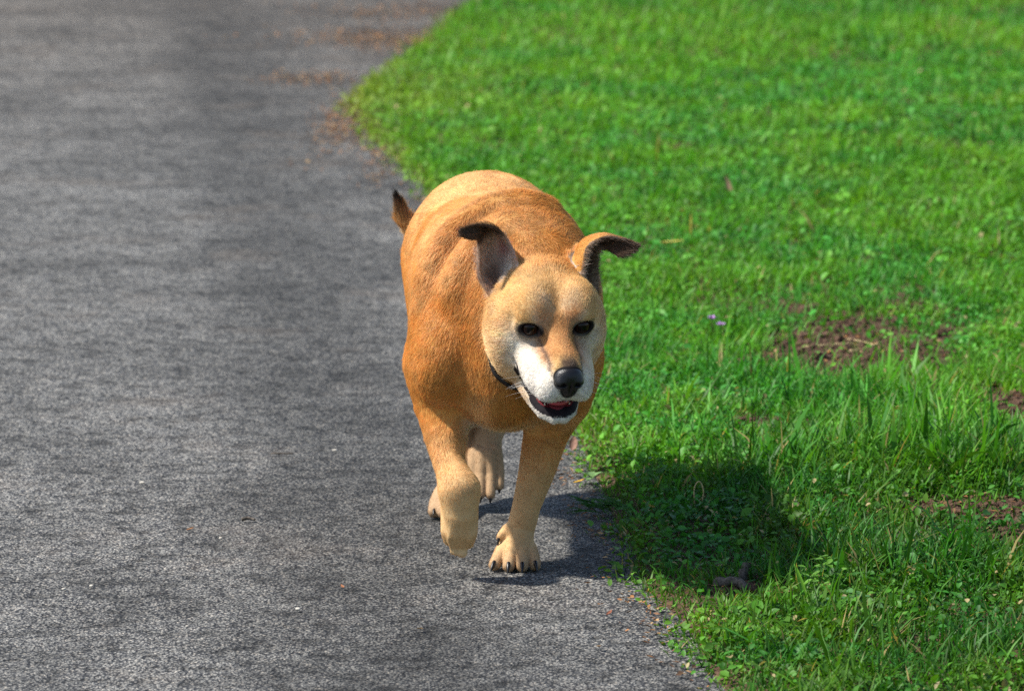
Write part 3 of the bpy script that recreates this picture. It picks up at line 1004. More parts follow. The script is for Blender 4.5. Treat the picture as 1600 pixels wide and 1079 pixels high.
    # eye rims and tear line
    for s in (-1, 1):
        e = np.array([s * 0.0425, 0.066, 0.0195])
        dx, df, du = hx - e[0], hf - e[1], hu - e[2]
        dx, df, du = hp[:, 0] - e[0], hp[:, 1] - e[1], hp[:, 2] - e[2]
        rr = np.sqrt((dx / 0.0200) ** 2 + (du / 0.0138) ** 2 + (df / 0.024) ** 2)
        mix(sstep(1.22, 0.98, rr + 0.25 * (nz2 - 0.5)) * W, (0.018, 0.014, 0.014))
        t = np.clip((hu - 0.017) / (-0.012 - 0.017), 0, 1)
        tx = s * (0.030 - 0.006 * t)
        line = np.exp(-((hx - tx) / 0.0022) ** 2) * (hu < 0.017) * (hu > -0.012) * (hf > 0.05)
        mix(line * 0.8 * W, (0.10, 0.05, 0.045))
        mix(np.exp(-((hx - s * 0.044) / 0.016) ** 2 - ((hu - 0.003) / 0.007) ** 2) * (hf > 0.04) * 0.5 * W, c_grey)
        mix(np.exp(-((hx - s * 0.030) / 0.008) ** 2 - ((hu - 0.030) / 0.008) ** 2) * (hf > 0.04) * 0.6 * W, c_grey)
    # lips: black skin along the mouth line, dark gums and rim of the jaw
    lip = (np.abs(hp[:, 2] - ML + 0.0035) < 0.0085) & (hf > 0.057) & (hf < 0.150) & (ax > 0.020) & (HEADG < 0.004)
    lip |= LOWLIP
    mix(lip * 1.0, (0.018, 0.015, 0.016))
    inm = sdf_mouth < 0.0022
    mix(inm * 1.0, (0.30, 0.045, 0.055))
    rim = (GR['jaw'] < GR['muzzle']) & (hf > 0.070) & ~inm & (sdf_mouth < 0.0125) & (hu < ml)
    mix(rim * 1.0, (0.018, 0.014, 0.017))
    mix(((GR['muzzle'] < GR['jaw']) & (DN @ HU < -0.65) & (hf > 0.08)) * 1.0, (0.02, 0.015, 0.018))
    mix(sstep(0.0035, 0.001, sdf_nose), (0.006, 0.005, 0.006))
    # ---- ears
    mix(sstep(0.004, 0.0015, dEar) * 0.85, c_body * 0.85)
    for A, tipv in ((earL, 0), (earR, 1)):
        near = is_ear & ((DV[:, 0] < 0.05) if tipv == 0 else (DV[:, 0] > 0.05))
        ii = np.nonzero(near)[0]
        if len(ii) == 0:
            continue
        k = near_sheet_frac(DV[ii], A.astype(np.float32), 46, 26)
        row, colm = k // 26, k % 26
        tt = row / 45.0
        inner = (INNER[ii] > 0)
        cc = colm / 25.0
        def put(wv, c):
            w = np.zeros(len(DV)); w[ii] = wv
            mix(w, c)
        put(sstep(0.5, 0.85, tt) * 0.8, (0.17, 0.085, 0.045))                      # dark tip, both faces
        put(inner * 0.9, (0.56, 0.42, 0.34))                                       # thinly haired inside
        put(inner * sstep(0.44, 0.56, tt) * 0.95, (0.075, 0.042, 0.025))  # dark brown upper inside, deepened to paint the shadow under the flap
        if tipv == 1:
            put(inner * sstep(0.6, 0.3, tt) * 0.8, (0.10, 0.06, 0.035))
        if tipv == 0:
            put(inner * np.exp(-((tt - 0.34) / 0.10) ** 2 - ((cc - 0.25) / 0.22) ** 2) * 0.85, (0.46, 0.20, 0.18))
        put(inner * np.exp(-((tt - 0.17) / 0.10) ** 2 - ((cc - 0.62) / 0.28) ** 2) * 0.85, (0.12, 0.06, 0.035))  # dark canal, painted shade that makes the cup look deeper
        put(inner * np.exp(-((tt - 0.13) / 0.12) ** 2 - ((cc - 0.18) / 0.20) ** 2) * 0.9, (0.80, 0.74, 0.66))
        put(inner * sstep(0.06, 0.0, tt) * (cc > 0.5) * 0.8, (0.50, 0.27, 0.10))
        put(inner * ((colm < 2) | (colm > 23)) * sstep(0.5, 0.4, tt) * 0.35, (0.55, 0.42, 0.32))
    C *= (0.85 + 0.3 * nz2)[:, None]
    return np.clip(C, 0.004, 0.9)

mouth_prim = [p for g, p, k, op in PR if g == 'mouth'][0]
sdf_mouth = np.abs(mouth_prim.d(*DV.T))
ML = np.interp(hp[:, 1], ML_F, ML_U)
sdf_nose = np.min([p.d(*DV.T) for g, p, k, op in NZ if op > 0], 0)
sdf_lid = np.min([np.abs(p.d(*DV.T)) for g, p, k, op in PR if g == 'lid'], 0)
# which side of the ear sheet: +1 on the hollow side
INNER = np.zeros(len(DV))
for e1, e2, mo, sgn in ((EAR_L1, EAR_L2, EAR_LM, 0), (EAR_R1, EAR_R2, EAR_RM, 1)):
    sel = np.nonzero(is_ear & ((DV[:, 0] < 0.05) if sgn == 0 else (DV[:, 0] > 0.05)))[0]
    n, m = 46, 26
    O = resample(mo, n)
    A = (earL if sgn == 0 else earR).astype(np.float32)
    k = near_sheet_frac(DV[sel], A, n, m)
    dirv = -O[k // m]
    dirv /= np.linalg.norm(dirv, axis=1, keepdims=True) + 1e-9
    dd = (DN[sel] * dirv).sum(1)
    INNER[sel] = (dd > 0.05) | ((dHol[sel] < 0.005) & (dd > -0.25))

# dark lower lip running back to the corner of the mouth
_f, _u, _a = hp[:, 1], hp[:, 2], np.abs(hp[:, 0])
_lu = np.interp(_f, [0.055, 0.0625, 0.076, 0.088, 0.098, 0.106, 0.118], [-0.068, -0.0766, -0.0797, -0.0827, -0.0858, -0.088, -0.091])
LOWLIP = ((np.abs(_u - _lu) < 0.0042) & (_f > 0.055) & (_f < 0.115) & (_a > 0.022) & (_a < 0.06)) | ((_f > 0.054) & (_f < 0.070) & (_u > -0.076) & (_u < -0.050) & (_a > 0.036) & (_a < 0.060))
# skull surface seen at the bottom of the ear cups counts as inside of the ear
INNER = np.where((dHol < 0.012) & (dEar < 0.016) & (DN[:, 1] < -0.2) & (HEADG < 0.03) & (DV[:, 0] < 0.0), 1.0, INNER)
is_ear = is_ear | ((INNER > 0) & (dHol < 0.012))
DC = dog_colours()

M_SKIN = mat_attr("short_coat", 0.8, 0.15, sheen=0.0)
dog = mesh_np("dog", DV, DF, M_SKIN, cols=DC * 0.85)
tag(dog, "heavy tan dog with pale muzzle and folded ears walking on the path", "dog")

# ---- eyes, nose, claws, tongue, collar
def mat_eye():
    m, nt, p = new_mat("brown_eye")
    tc = N(nt, "ShaderNodeTexCoord").outputs["Object"]
    sep = N(nt, "ShaderNodeSeparateXYZ"); L(nt, tc, sep.inputs[0])
    c = ramp(nt, sep.outputs[1], [(0.0, (0.02, 0.015, 0.014)), (0.40, (0.012, 0.008, 0.007)), (0.55, (0.020, 0.007, 0.004)), (0.84, (0.030, 0.011, 0.005)), (0.88, (0.004, 0.003, 0.003))])
    m_ = N(nt, "ShaderNodeMapRange")
    L(nt, sep.outputs[1], m_.inputs[0]); m_.inputs[1].default_value = 0.0; m_.inputs[2].default_value = 0.0135
    L(nt, m_.outputs[0], c.node.inputs[0])
    L(nt, c, p.inputs["Base Color"])
    p.inputs["Roughness"].default_value = 0.08
    p.inputs["Specular IOR Level"].default_value = 0.22
    return m
M_EYE = mat_eye()
M_NOSE = mat_plain("wet_black_nose", (0.006, 0.0055, 0.006), 0.33, 0.45, 0.0008, 900, 0.4)
M_CLAW = mat_plain("black_claw", (0.006, 0.005, 0.005), 0.35, 0.5, 0, 300, 0.4)
M_TONGUE = mat_plain("red_tongue", (0.50, 0.075, 0.095), 0.35, 0.5, 0.0004, 500, 0.25)
M_COLLAR = mat_plain("dark_collar", (0.02, 0.018, 0.018), 0.7, 0.3, 0.0004, 500, 0.3)
M_TOOTH = mat_plain("tooth", (0.75, 0.70, 0.55), 0.3, 0.5, 0, 300, 0.1)

def uv_sphere(r, nu=28, nv=18):
    V = [(0, r, 0)]
    for j in range(1, nv):
        t = math.pi * j / nv
        for i in range(nu):
            a = 2 * math.pi * i / nu
            V.append((r * math.sin(t) * math.cos(a), r * math.cos(t), r * math.sin(t) * math.sin(a)))
    V.append((0, -r, 0))
    F = []
    for i in range(nu):
        F.append((0, 1 + i, 1 + (i + 1) % nu))
    for j in range(nv - 2):
        for i in range(nu):
            a, b = 1 + j * nu + i, 1 + j * nu + (i + 1) % nu
            F.append((a, a + nu, b + nu)); F.append((a, b + nu, b))
    e = len(V) - 1
    for i in range(nu):
        F.append((e, 1 + (nv - 2) * nu + (i + 1) % nu, 1 + (nv - 2) * nu + i))
    return np.array(V), np.array(F)

sv, sf = uv_sphere(0.0135)
for s in (-1, 1):
    o = mesh_np("eye", sv, sf, M_EYE, dog)
    # gaze goes a little down and towards the camera
    fw = HF * 0.9 + np.array([-0.06 + 0.0 * s, -0.35, 0.05]); fw /= np.linalg.norm(fw)
    rx = np.cross(fw, HU); rx /= np.linalg.norm(rx)
    up = np.cross(rx, fw)
    o.matrix_local = Matrix(((rx[0], fw[0], up[0], 0), (rx[1], fw[1], up[1], 0), (rx[2], fw[2], up[2], 0), (0, 0, 0, 1)))
    o.location = Vector(H(s * 0.0415, 0.0565, 0.0195))

def small_sdf(name, prims, mat, step, parent):
    lo = np.min([p.bounds()[0] for _, p, _, op in prims if op > 0], 0) - 0.006
    hi = np.max([p.bounds()[1] for _, p, _, op in prims if op > 0], 0) + 0.006
    g = [np.arange(a, b, step) for a, b in zip(lo, hi)]
    V, Fq = surface_net(evaluate(prims, *g), *g)
    return mesh_np(name, smooth_mesh(V, Fq, 2), Fq, mat, parent)

small_sdf("nose", NZ, M_NOSE, 0.0011, dog)
small_sdf("tongue", [('t', hell((0, 0.094, -0.0850), (0.0230, 0.038, 0.0105), ('X', -0.20)), 0.004, 1), ('t', hell((0, 0.091, -0.0738), (0.0018, 0.04, 0.003), ('X', -0.20)), 0.004, -1)], M_TONGUE, 0.0012, dog)
for s in (-1, 1):
    small_sdf("tooth", [('t', Chain([H(s * 0.0195, 0.111, -0.098), H(s * 0.0200, 0.112, -0.088)], [0.0026, 0.0011]), 0.002, 1)], M_TOOTH, 0.0008, dog)

def claw_mesh(p, dirv, ln=0.013, r=0.0034):
    """a curved tapering claw"""
    dirv = np.array(dirv, float); dirv /= np.linalg.norm(dirv)
    side = np.cross(dirv, (0, 0, 1)); side /= np.linalg.norm(side)
    upv = np.cross(side, dirv)
    n, m = 7, 8
    V = []
    for i in range(n):
        t = i / (n - 1)
        c = np.array(p) + dirv * ln * t - upv * ln * 0.35 * t * t
        rr = r * (1 - t) ** 0.6 + 0.0003
        for j in range(m):
            a = 2 * math.pi * j / m
            V.append(c + side * math.cos(a) * rr * 0.75 + upv * math.sin(a) * rr)
    F = []
    for i in range(n - 1):
        for j in range(m):
            a, b = i * m + j, i * m + (j + 1) % m
            F.append((a, b, b + m, a + m))
    return mesh_np("claw", V, F, M_CLAW, dog)
for a in FPL:
    b = np.array(a[3:]); k = np.array(a[:3])
    claw_mesh(b + np.array([0, -0.004, 0.004]), (b - k) * np.array([1, 1, 0.6]), 0.019, 0.0050)
claw_mesh((-0.021, 0.044, 0.047), (-0.35, -0.5, -0.9), 0.012, 0.003)
for a in HPR:
    b = np.array(a[3:]); k = np.array(a[:3])
    claw_mesh(b + np.array([0, -0.006, 0.004]), (b - k) * np.array([1, 1, 0.45]), 0.014, 0.0038)
for a in HPL:
    b = np.array(a[3:]); k = np.array(a[:3])
    claw_mesh(b + (b - k) * 0.12, (b - k) * np.array([1, 1.6, 1.0]), 0.011, 0.0046)
for a in FPR:
    b = np.array(a[3:]); k = np.array(a[:3])
    claw_mesh(b + np.array([0, 0.004, -0.002]), (0.0, 1.0, -0.25), 0.012, 0.0034)

def collar():
    # snug loop: lies on the coat below the cheek, sinks into the ruff elsewhere
    K = [(-0.034, -0.080, 0.358), (-0.027, -0.0840, 0.339), (-0.014, -0.0850, 0.326), (0.003, -0.083, 0.316), (0.03, -0.075, 0.308), (0.07, -0.055, 0.315), (0.11, -0.03, 0.35), (0.122, -0.01, 0.42),
         (0.105, 0.0, 0.49), (0.07, 0.005, 0.53), (0.02, 0.005, 0.535), (-0.03, -0.005, 0.505), (-0.050, -0.025, 0.45), (-0.044, -0.058, 0.40)]
    P = resample(K + K[:1], 140)[:-1]
    n = len(P)
    T = np.roll(P, -1, 0) - np.roll(P, 1, 0)
    T /= np.linalg.norm(T, axis=1, keepdims=True)
    O = P - np.array([0.04, 0.0, 0.43])
    O -= T * (O * T).sum(1, keepdims=True)
    O /= np.linalg.norm(O, axis=1, keepdims=True)
    Wd = np.cross(T, O)
    V, F = [], []
    for p, o, w in zip(P, O, Wd):
        for a, h in ((-0.0038, -0.002), (0.0038, -0.002), (0.0038, 0.0015), (-0.0038, 0.0015)):
            V.append(p + w * a + o * h)
    for i in range(n):
        j = (i + 1) % n
        for k in range(4):
            l = (k + 1) % 4
            F.append((i * 4 + k, j * 4 + k, j * 4 + l, i * 4 + l))
    return mesh_np("collar", V, F, M_COLLAR, dog)
collar()

# ------------------------------------------------------------------ fur
def build_fur(n_hairs):
    tri = np.concatenate([DF[:, [0, 1, 2]], DF[:, [0, 2, 3]]])
    A, B, Cc = DV[tri[:, 0]], DV[tri[:, 1]], DV[tri[:, 2]]
    area = 0.5 * np.linalg.norm(np.cross(B - A, Cc - A), axis=1)
    x, y, z = DV.T
    hx, hf, hu = hp.T
    ax = np.abs(hx)
    # ---- per-vertex length, density, flow
    ln = np.full(len(DV), 0.0115)
    ln = ln + 0.003 * sstep(0.04, 0.0, GR['neck'])
    ln = ln * (1 - w_leg) + w_leg * (0.0045 + 0.005 * sstep(0.1, 0.26, z))
    hl = 0.0062 + 0.004 * sstep(0.035, -0.06, hf) + 0.004 * sstep(0.06, 0.09, ax)
    hl = hl * (1 - 0.20 * sstep(0.05, 0.10, hf))
    ln = ln * (1 - w_head) + w_head * hl
    ln = ln * (1 - w_tail) + w_tail * 0.018 * np.where(z > 0.44, 1.0, 0.8)
    ln = np.where((z < 0.27) & (w_leg < 0.3) & (w_head < 0.3), 0.016, ln)
    ln = np.where(dEar < 0.003, 0.0042, ln)
    inn = INNER > 0
    ln = np.where(inn, 0.0110, ln)
    dens = np.ones(len(DV))
    dens += 1.6 * w_head + 0.8 * w_leg * sstep(0.3, 0.2, z)
    dens = np.where(inn, 1.1, dens)
    dens *= np.where(y > 0.3, 0.65, 1.0) * np.where(DN[:, 1] > 0.5, 0.4, 1.0)
    # bare skin: eyelids, lips, mouth, nose pad
    bare = (sdf_lid < 0.0035) | (sdf_mouth < 0.0030) | (sdf_nose < 0.0012)
    for s in (-1, 1):
        rr = np.sqrt(((hx - s * 0.0425) / 0.0188) ** 2 + ((hu - 0.0195) / 0.0128) ** 2 + ((hf - 0.066) / 0.02) ** 2)
        bare |= rr < 1.05
    lip = ((np.abs(hu - ML + 0.0035) < 0.0080) & (hf > 0.057) & (hf < 0.150) & (ax > 0.020) & (HEADG < 0.004)) | ((GR['jaw'] < GR['muzzle']) & (hf > 0.075) & (sdf_mouth < 0.0115) & (hu < ML)) | ((GR['muzzle'] < GR['jaw']) & (DN @ HU < -0.65) & (hf > 0.08))
    dens = np.where(bare | lip | LOWLIP, 0.0, dens)
    flow = np.tile(np.array([-0.05, 0.75, -0.75]), (len(DV), 1))
    # chest whorl: outward-down on the front
    front = sstep(-0.3, -0.8, DN[:, 1])[:, None] * (1 - w_head)[:, None]
    flow = flow * (1 - front) + front * np.stack([0.5 * np.sign(x + 0.01) * np.minimum(np.abs(x + 0.01) / 0.1, 1), np.zeros(len(x)), -np.ones(len(x))], 1)
    lf = np.array([0.0, 0.12, -1.0])
    flow = flow * (1 - w_leg[:, None]) + lf * w_leg[:, None]
    hflow = -HF * 1.0 + HX * (0.9 * hx / 0.08)[:, None] * 1.0 + HU * np.where(hu > 0.02, 0.25, -0.35)[:, None]
    hflow = hflow + np.array([0, 0, -0.7]) * sstep(0.05, 0.08, ax)[:, None] * sstep(0.03, -0.03, hf)[:, None]
    flow = flow * (1 - w_head[:, None]) + hflow * w_head[:, None]
    tf = np.stack([np.where(z > 0.44, -0.15, -0.7), np.where(z > 0.44, -0.3, 0.3), np.where(z > 0.44, 1.0, -0.1)], 1)
    flow = flow * (1 - w_tail[:, None]) + tf * w_tail[:, None]
    earm = (dEar < 0.003)
    flow[earm & (x < 0.05)] = (-0.6, -0.2, 0.5)
    flow[earm & (x > 0.05)] = (0.8, -0.2, 0.1)
    # ---- sample roots
    w = area * dens[tri].mean(1)
    w[dens[tri].min(1) <= 0] = 0
    r = np.random.default_rng(77)
    f = r.choice(len(tri), n_hairs, p=w / w.sum())
    u1, u2 = r.random(n_hairs), r.random(n_hairs)
    sq = np.sqrt(u1)
    b = np.stack([1 - sq, sq * (1 - u2), sq * u2], 1)[:, :, None]
    T = tri[f]
    def itp(arr):
        a = arr if arr.ndim == 2 else arr[:, None]
        return (a[T] * b).sum(1)
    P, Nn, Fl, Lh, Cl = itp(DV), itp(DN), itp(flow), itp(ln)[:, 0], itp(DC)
    Nn /= np.linalg.norm(Nn, axis=1, keepdims=True)
    # wavering direction from low noise (tufts) plus a little per hair
    jit = np.stack([fbm(P, 55, 2, 200 + k) - 0.5 for k in range(3)], 1) * 0.8 + np.stack([fbm(P, 14, 2, 230 + k) - 0.5 for k in range(3)], 1) * 0.9
    Fl = Fl / (np.linalg.norm(Fl, axis=1, keepdims=True) + 1e-9) + jit + r.normal(0, 0.16, P.shape)
    Tn = Fl - Nn * (Fl * Nn).sum(1, keepdims=True)
    Tn /= np.linalg.norm(Tn, axis=1, keepdims=True) + 1e-9
    Lh = Lh * r.uniform(0.6, 1.25, n_hairs) * np.where(r.random(n_hairs) < 0.05, 1.45, 1.0)
    # clumping: tips draw together towards jittered cell centres
    cs = 0.0065
    Pw = P + np.stack([fbm(P, 90, 2, 520 + k) - 0.5 for k in range(3)], 1) * 0.014
    cell = np.floor(Pw @ np.array([[0.8, 0.36, -0.48], [-0.6, 0.48, -0.64], [0.0, 0.8, 0.6]]) / cs)
    ci = cell.astype(np.int64)
    cen = (cell + 0.25 + 0.5 * np.stack([hash3(ci[:, 0], ci[:, 1], ci[:, 2], 500 + k) for k in range(3)], 1)) * cs @ np.array([[0.8, 0.36, -0.48], [-0.6, 0.48, -0.64], [0.0, 0.8, 0.6]]).T
    pull = cen - P
    pull -= Nn * (pull * Nn).sum(1, keepdims=True)
    pull *= np.minimum(Lh / 0.012, 1.0)[:, None] * (0.42 - 0.2 * itp(w_head))
    lift = np.clip(r.normal(0.24, 0.07, n_hairs) + 0.12 * itp(w_head)[:, 0], 0.08, 0.6)[:, None]
    pts = np.empty((n_hairs, 4, 3), np.float32)
    for k in range(4):
        t = k / 3.0
        pts[:, k] = P - Nn * 0.0006 + Lh[:, None] * (Tn * t * (1 - 0.08 * t) + Nn * lift * (t * (1.25 - 0.55 * t))) + pull * t * t
    # keep feet out of the ground
    pts[:, :, 2] = np.maximum(pts[:, :, 2], 0.002)
    var = r.uniform(0.82, 1.18, (n_hairs, 1)) * r.uniform(0.95, 1.05, (n_hairs, 3))
    band = (fbm(P, 70, 2, 260)[:, None] - 0.5) * 0.5 + 1.0
    Cl = np.clip(Cl * var * band * 1.12, 0.003, 0.95)
    # whiskers and a few brow bristles
    wk, wc = [], []
    for s in (-1, 1):
        for k in range(13):
            f_, u_ = r.uniform(0.098, 0.138), r.uniform(-0.056, -0.030)
            d = HX * s * r.uniform(0.7, 1.0) - HF * r.uniform(0.1, 0.6) + HU * r.uniform(-0.5, 0.1)
            d /= np.linalg.norm(d)
            p0, l_ = H(s * 0.036, f_, u_), r.uniform(0.035, 0.062)
            wk.append([p0 + d * l_ * q + np.array([0, 0, -0.010]) * q * q for q in (0, 0.33, 0.66, 1.0)])
            wc.append((0.75, 0.72, 0.68) if r.random() < 0.7 else (0.05, 0.04, 0.04))
    nw = len(wk)
    pts = np.concatenate([pts, np.array(wk, np.float32)])
    Cl = np.concatenate([Cl, np.array(wc)])
    Lh = np.concatenate([Lh, np.full(nw, 0.012)])
    n_hairs += nw
    hc = bpy.data.hair_curves.new("fur")
    hc.add_curves([4] * n_hairs)
    hc.attributes["position"].data.foreach_set("vector", pts.ravel())
    ra = hc.attributes.get("radius") or hc.attributes.new("radius", 'FLOAT', 'POINT')
    base = 0.00018 * np.clip(Lh / 0.012, 0.7, 1.2)
    rr = np.stack([base, base * 0.9, base * 0.65, base * 0.15], 1).astype(np.float32)
    ra.data.foreach_set("value", rr.ravel())
    ca = hc.attributes.new("col", 'FLOAT_COLOR', 'CURVE')
    c4 = np.ones((n_hairs, 4), np.float32)
    c4[:, :3] = Cl
    ca.data.foreach_set("color", c4.ravel())
    hc.materials.append(M_FUR)
    o = bpy.data.objects.new("fur", hc)
    link(o, dog)
    o["kind"] = "stuff"
    return o

def mat_fur():
    m, nt, p = new_mat("fur_hair")
    a = N(nt, "ShaderNodeAttribute", attribute_name="col")
    L(nt, a.outputs["Color"], p.inputs["Base Color"])
    p.inputs["Roughness"].default_value = 0.4
    p.inputs["Specular IOR Level"].default_value = 0.4
    t = N(nt, "ShaderNodeBsdfTranslucent")
    L(nt, a.outputs["Color"], t.inputs[0])
    mx = N(nt, "ShaderNodeMixShader")
    mx.inputs[0].default_value = 0.28
    L(nt, p.outputs[0], mx.inputs[1])
    L(nt, t.outputs[0], mx.inputs[2])
    L(nt, mx.outputs[0], nt.nodes["Material Output"].inputs[0])
    return m
M_FUR = mat_fur()
build_fur(600000)

# ------------------------------------------------------------------ small things on the path and in the lawn
def ground_z(x, y):
    s = x - float(np.interp(y, EDGE[:, 1], EDGE[:, 0]))
    if s > 0.02:
        return float(lawn_z(np.array([x]), np.array([y]))[0])
    return 0.003 + 0.006 * (float(fbm(np.array([[x, y, 0.0]]), 2.2, 3, 71)[0]) - 0.5)

def leaf_mesh(ln, wd, curl, fold, seed, n=9, serr=0.0, thick=0.0007):
    """a leaf blade with a midrib fold, length along +X; returns verts, quads (two skins)"""
    r = np.random.default_rng(seed)
    V, F = [], []
    m = 5
    for skin in (1, -1):
        for i in range(n):
            t = i / (n - 1)
            w = wd * (math.sin(math.pi * min(1, t * 0.93 + 0.05)) ** 0.8) * (1 - 0.25 * t) * (1 + serr * (1 if i % 2 else -1))
            for j in range(m):
                q = j / (m - 1) * 2 - 1
                V.append((ln * t, w * 0.5 * q + 0.03 * ln * math.sin(3 * t + seed), curl * ln * (t * t - 0.3 * t) + fold * abs(q) * w * 0.5 + r.normal(0, 0.02) * wd + skin * thick * 0.5))
    for k in (0, 1):
        o = k * n * m
        for i in range(n - 1):
            for j in range(m - 1):
                q = (o + i * m + j, o + (i + 1) * m + j, o + (i + 1) * m + j + 1, o + i * m + j + 1)
                F.append(q if k == 1 else q[::-1])
    o = n * m
    rimi = [j for j in range(m)] + [i * m + m - 1 for i in range(1, n)] + [(n - 1) * m + j for j in range(m - 2, -1, -1)] + [i * m for i in range(n - 2, 0, -1)]
    for a, b in zip(rimi, rimi[1:] + rimi[:1]):
        F.append((a, b, b + o, a + o))
    return np.array(V), np.array(F)

def place(V, loc, rz=0.0, ry=0.0, rx=0.0):
    M = Matrix.Rotation(rz, 3, 'Z') @ Matrix.Rotation(ry, 3, 'Y') @ Matrix.Rotation(rx, 3, 'X')
    return V @ np.array(M).T + np.array(loc)

def at_origin(o, loc):
    o.location = loc
    return o

# ---- fallen leaves
LEAVES = [  # x, y, dz, length, width, curl, fold, rz, ry, colour, label
    (0.112, 1.005, 0.012, 0.026, 0.018, 0.5, 0.5, 1.3, -0.9, (0.33, 0.19, 0.14), "curled brown dead leaf standing at the lawn edge beside the dog's planted leg"),
    (0.118, 0.735, 0.004, 0.022, 0.009, 0.3, 0.3, 0.4, 0.0, (0.62, 0.38, 0.05), "small yellow dead leaf where the pale weed meets the path"),
    (0.55, 4.53, 0.030, 0.055, 0.016, 0.4, 0.5, 2.0, -0.7, (0.30, 0.19, 0.12), "blurred tan dead leaf upright in the far grass, behind the dog's right-hand ear"),
    (0.372, 3.45, 0.045, 0.055, 0.014, 0.1, 0.3, 0.1, 0.0, (0.62, 0.50, 0.12), "yellow dead leaf lying in the grass right of the dog's ear tip"),
    (0.235, 0.47, 0.004, 0.030, 0.010, 0.4, 0.4, 2.4, 0.0, (0.55, 0.36, 0.10), "straw-yellow dead leaf at the lawn edge under the dark sprig"),
    (-0.540, 0.325, 0.002, 0.014, 0.007, 0.3, 0.3, 0.6, 0.0, (0.30, 0.15, 0.07), "brown leaf scrap on the open asphalt, leftmost one"),
    (-0.269, -0.130, 0.002, 0.012, 0.006, 0.3, 0.3, 2.0, 0.0, (0.36, 0.16, 0.08), "reddish leaf scrap on the asphalt left of and below the lifted paw"),
    (-0.140, -0.430, 0.002, 0.013, 0.007, 0.3, 0.3, 4.0, 0.0, (0.34, 0.22, 0.10), "brown leaf scrap on the asphalt near the bottom edge, below the dog"),
    (0.150, -0.330, 0.003, 0.016, 0.008, 0.4, 0.4, 1.0, 0.0, (0.26, 0.10, 0.06), "dark red leaf scrap on the asphalt right of the planted paw"),
    (0.130, -0.560, 0.003, 0.015, 0.008, 0.4, 0.4, 5.0, 0.0, (0.38, 0.24, 0.12), "brown leaf scrap on the asphalt by the lawn edge, lowest one"),
]
for i, (x, y, dz, ln, wd, cu, fo, rz, ry, c, lab) in enumerate(LEAVES):
    V, F = leaf_mesh(ln, wd, cu, fo, i + 3)
    V = place(V - np.array([ln / 2, 0, 0]), (0, 0, 0), rz, ry)
    r = np.random.default_rng(i)
    cols = np.array(c) * r.uniform(0.75, 1.25, (len(V), 1))
    o = at_origin(mesh_np("fallen_leaf", V, F, M_DRY, cols=cols), (x, y, ground_z(x, y) + dz - V[:, 2].min() * (dz < 0.02)))
    tag(o, lab, "leaf", "dead leaves on the ground")

# ---- pebbles
PEB = [(-0.652, 0.736, 0.0085, "pale pebble on the asphalt, farthest left of the far ones"), (-0.485, 0.261, 0.0065, "pale pebble on the asphalt midway between the dog and the left side"),
       (-0.324, 1.048, 0.0085, "pale pebble on the asphalt left of the lifted foreleg, the farthest away"), (-0.667, -0.121, 0.0065, "pale pebble near the left side, right one of a close pair"),
       (-0.708, -0.145, 0.0065, "pale pebble near the left side, left one of a close pair"), (-0.332, -0.289, 0.0080, "flat pale pebble on the asphalt, nearest to the camera"),
       (0.176, 0.170, 0.0060, "small white pebble at the lawn edge beside the dog's shadow")]
for i, (x, y, s, lab) in enumerate(PEB):
    sv2, sf2 = uv_sphere(1.0, 12, 8)
    k = 1 + 0.5 * (fbm(sv2 + i * 7.3, 1.6, 2, 4) - 0.5)[:, None]
    V = sv2 * k * np.array([1.0, 0.75, 0.5]) * s * 0.62
    a = i * 1.7
    V = place(V, (0, 0, 0), a)
    o = at_origin(mesh_np("pebble", V, sf2, M_STONE), (x, y, ground_z(x, y) - V[:, 2].min() * 0.75))
    tag(o, lab, "pebble", "pale pebbles on the path")

# ---- twigs
def twig_mesh(pts, r0, r1, seed, m=7):
    P = resample(pts, 14)
    r = np.random.default_rng(seed)
    V, F = [], []
    n = len(P)
    for i in range(n):
        t = P[min(i + 1, n - 1)] - P[max(i - 1, 0)]
        t /= np.linalg.norm(t)
        s = np.cross(t, (0.1, 0.2, 1)); s /= np.linalg.norm(s)
        u = np.cross(s, t)
        rr = (r0 + (r1 - r0) * i / (n - 1)) * (0.15 if i in (0, n - 1) else 1)
        for j in range(m):
            a = 2 * math.pi * j / m
            q = rr * r.uniform(0.75, 1.25)
            V.append(P[i] + s * math.cos(a) * q + u * math.sin(a) * q)
    for i in range(n - 1):
        for j in range(m):
            a, b = i * m + j, i * m + (j + 1) % m
            F.append((a, b, b + m, a + m))
    return np.array(V), np.array(F)

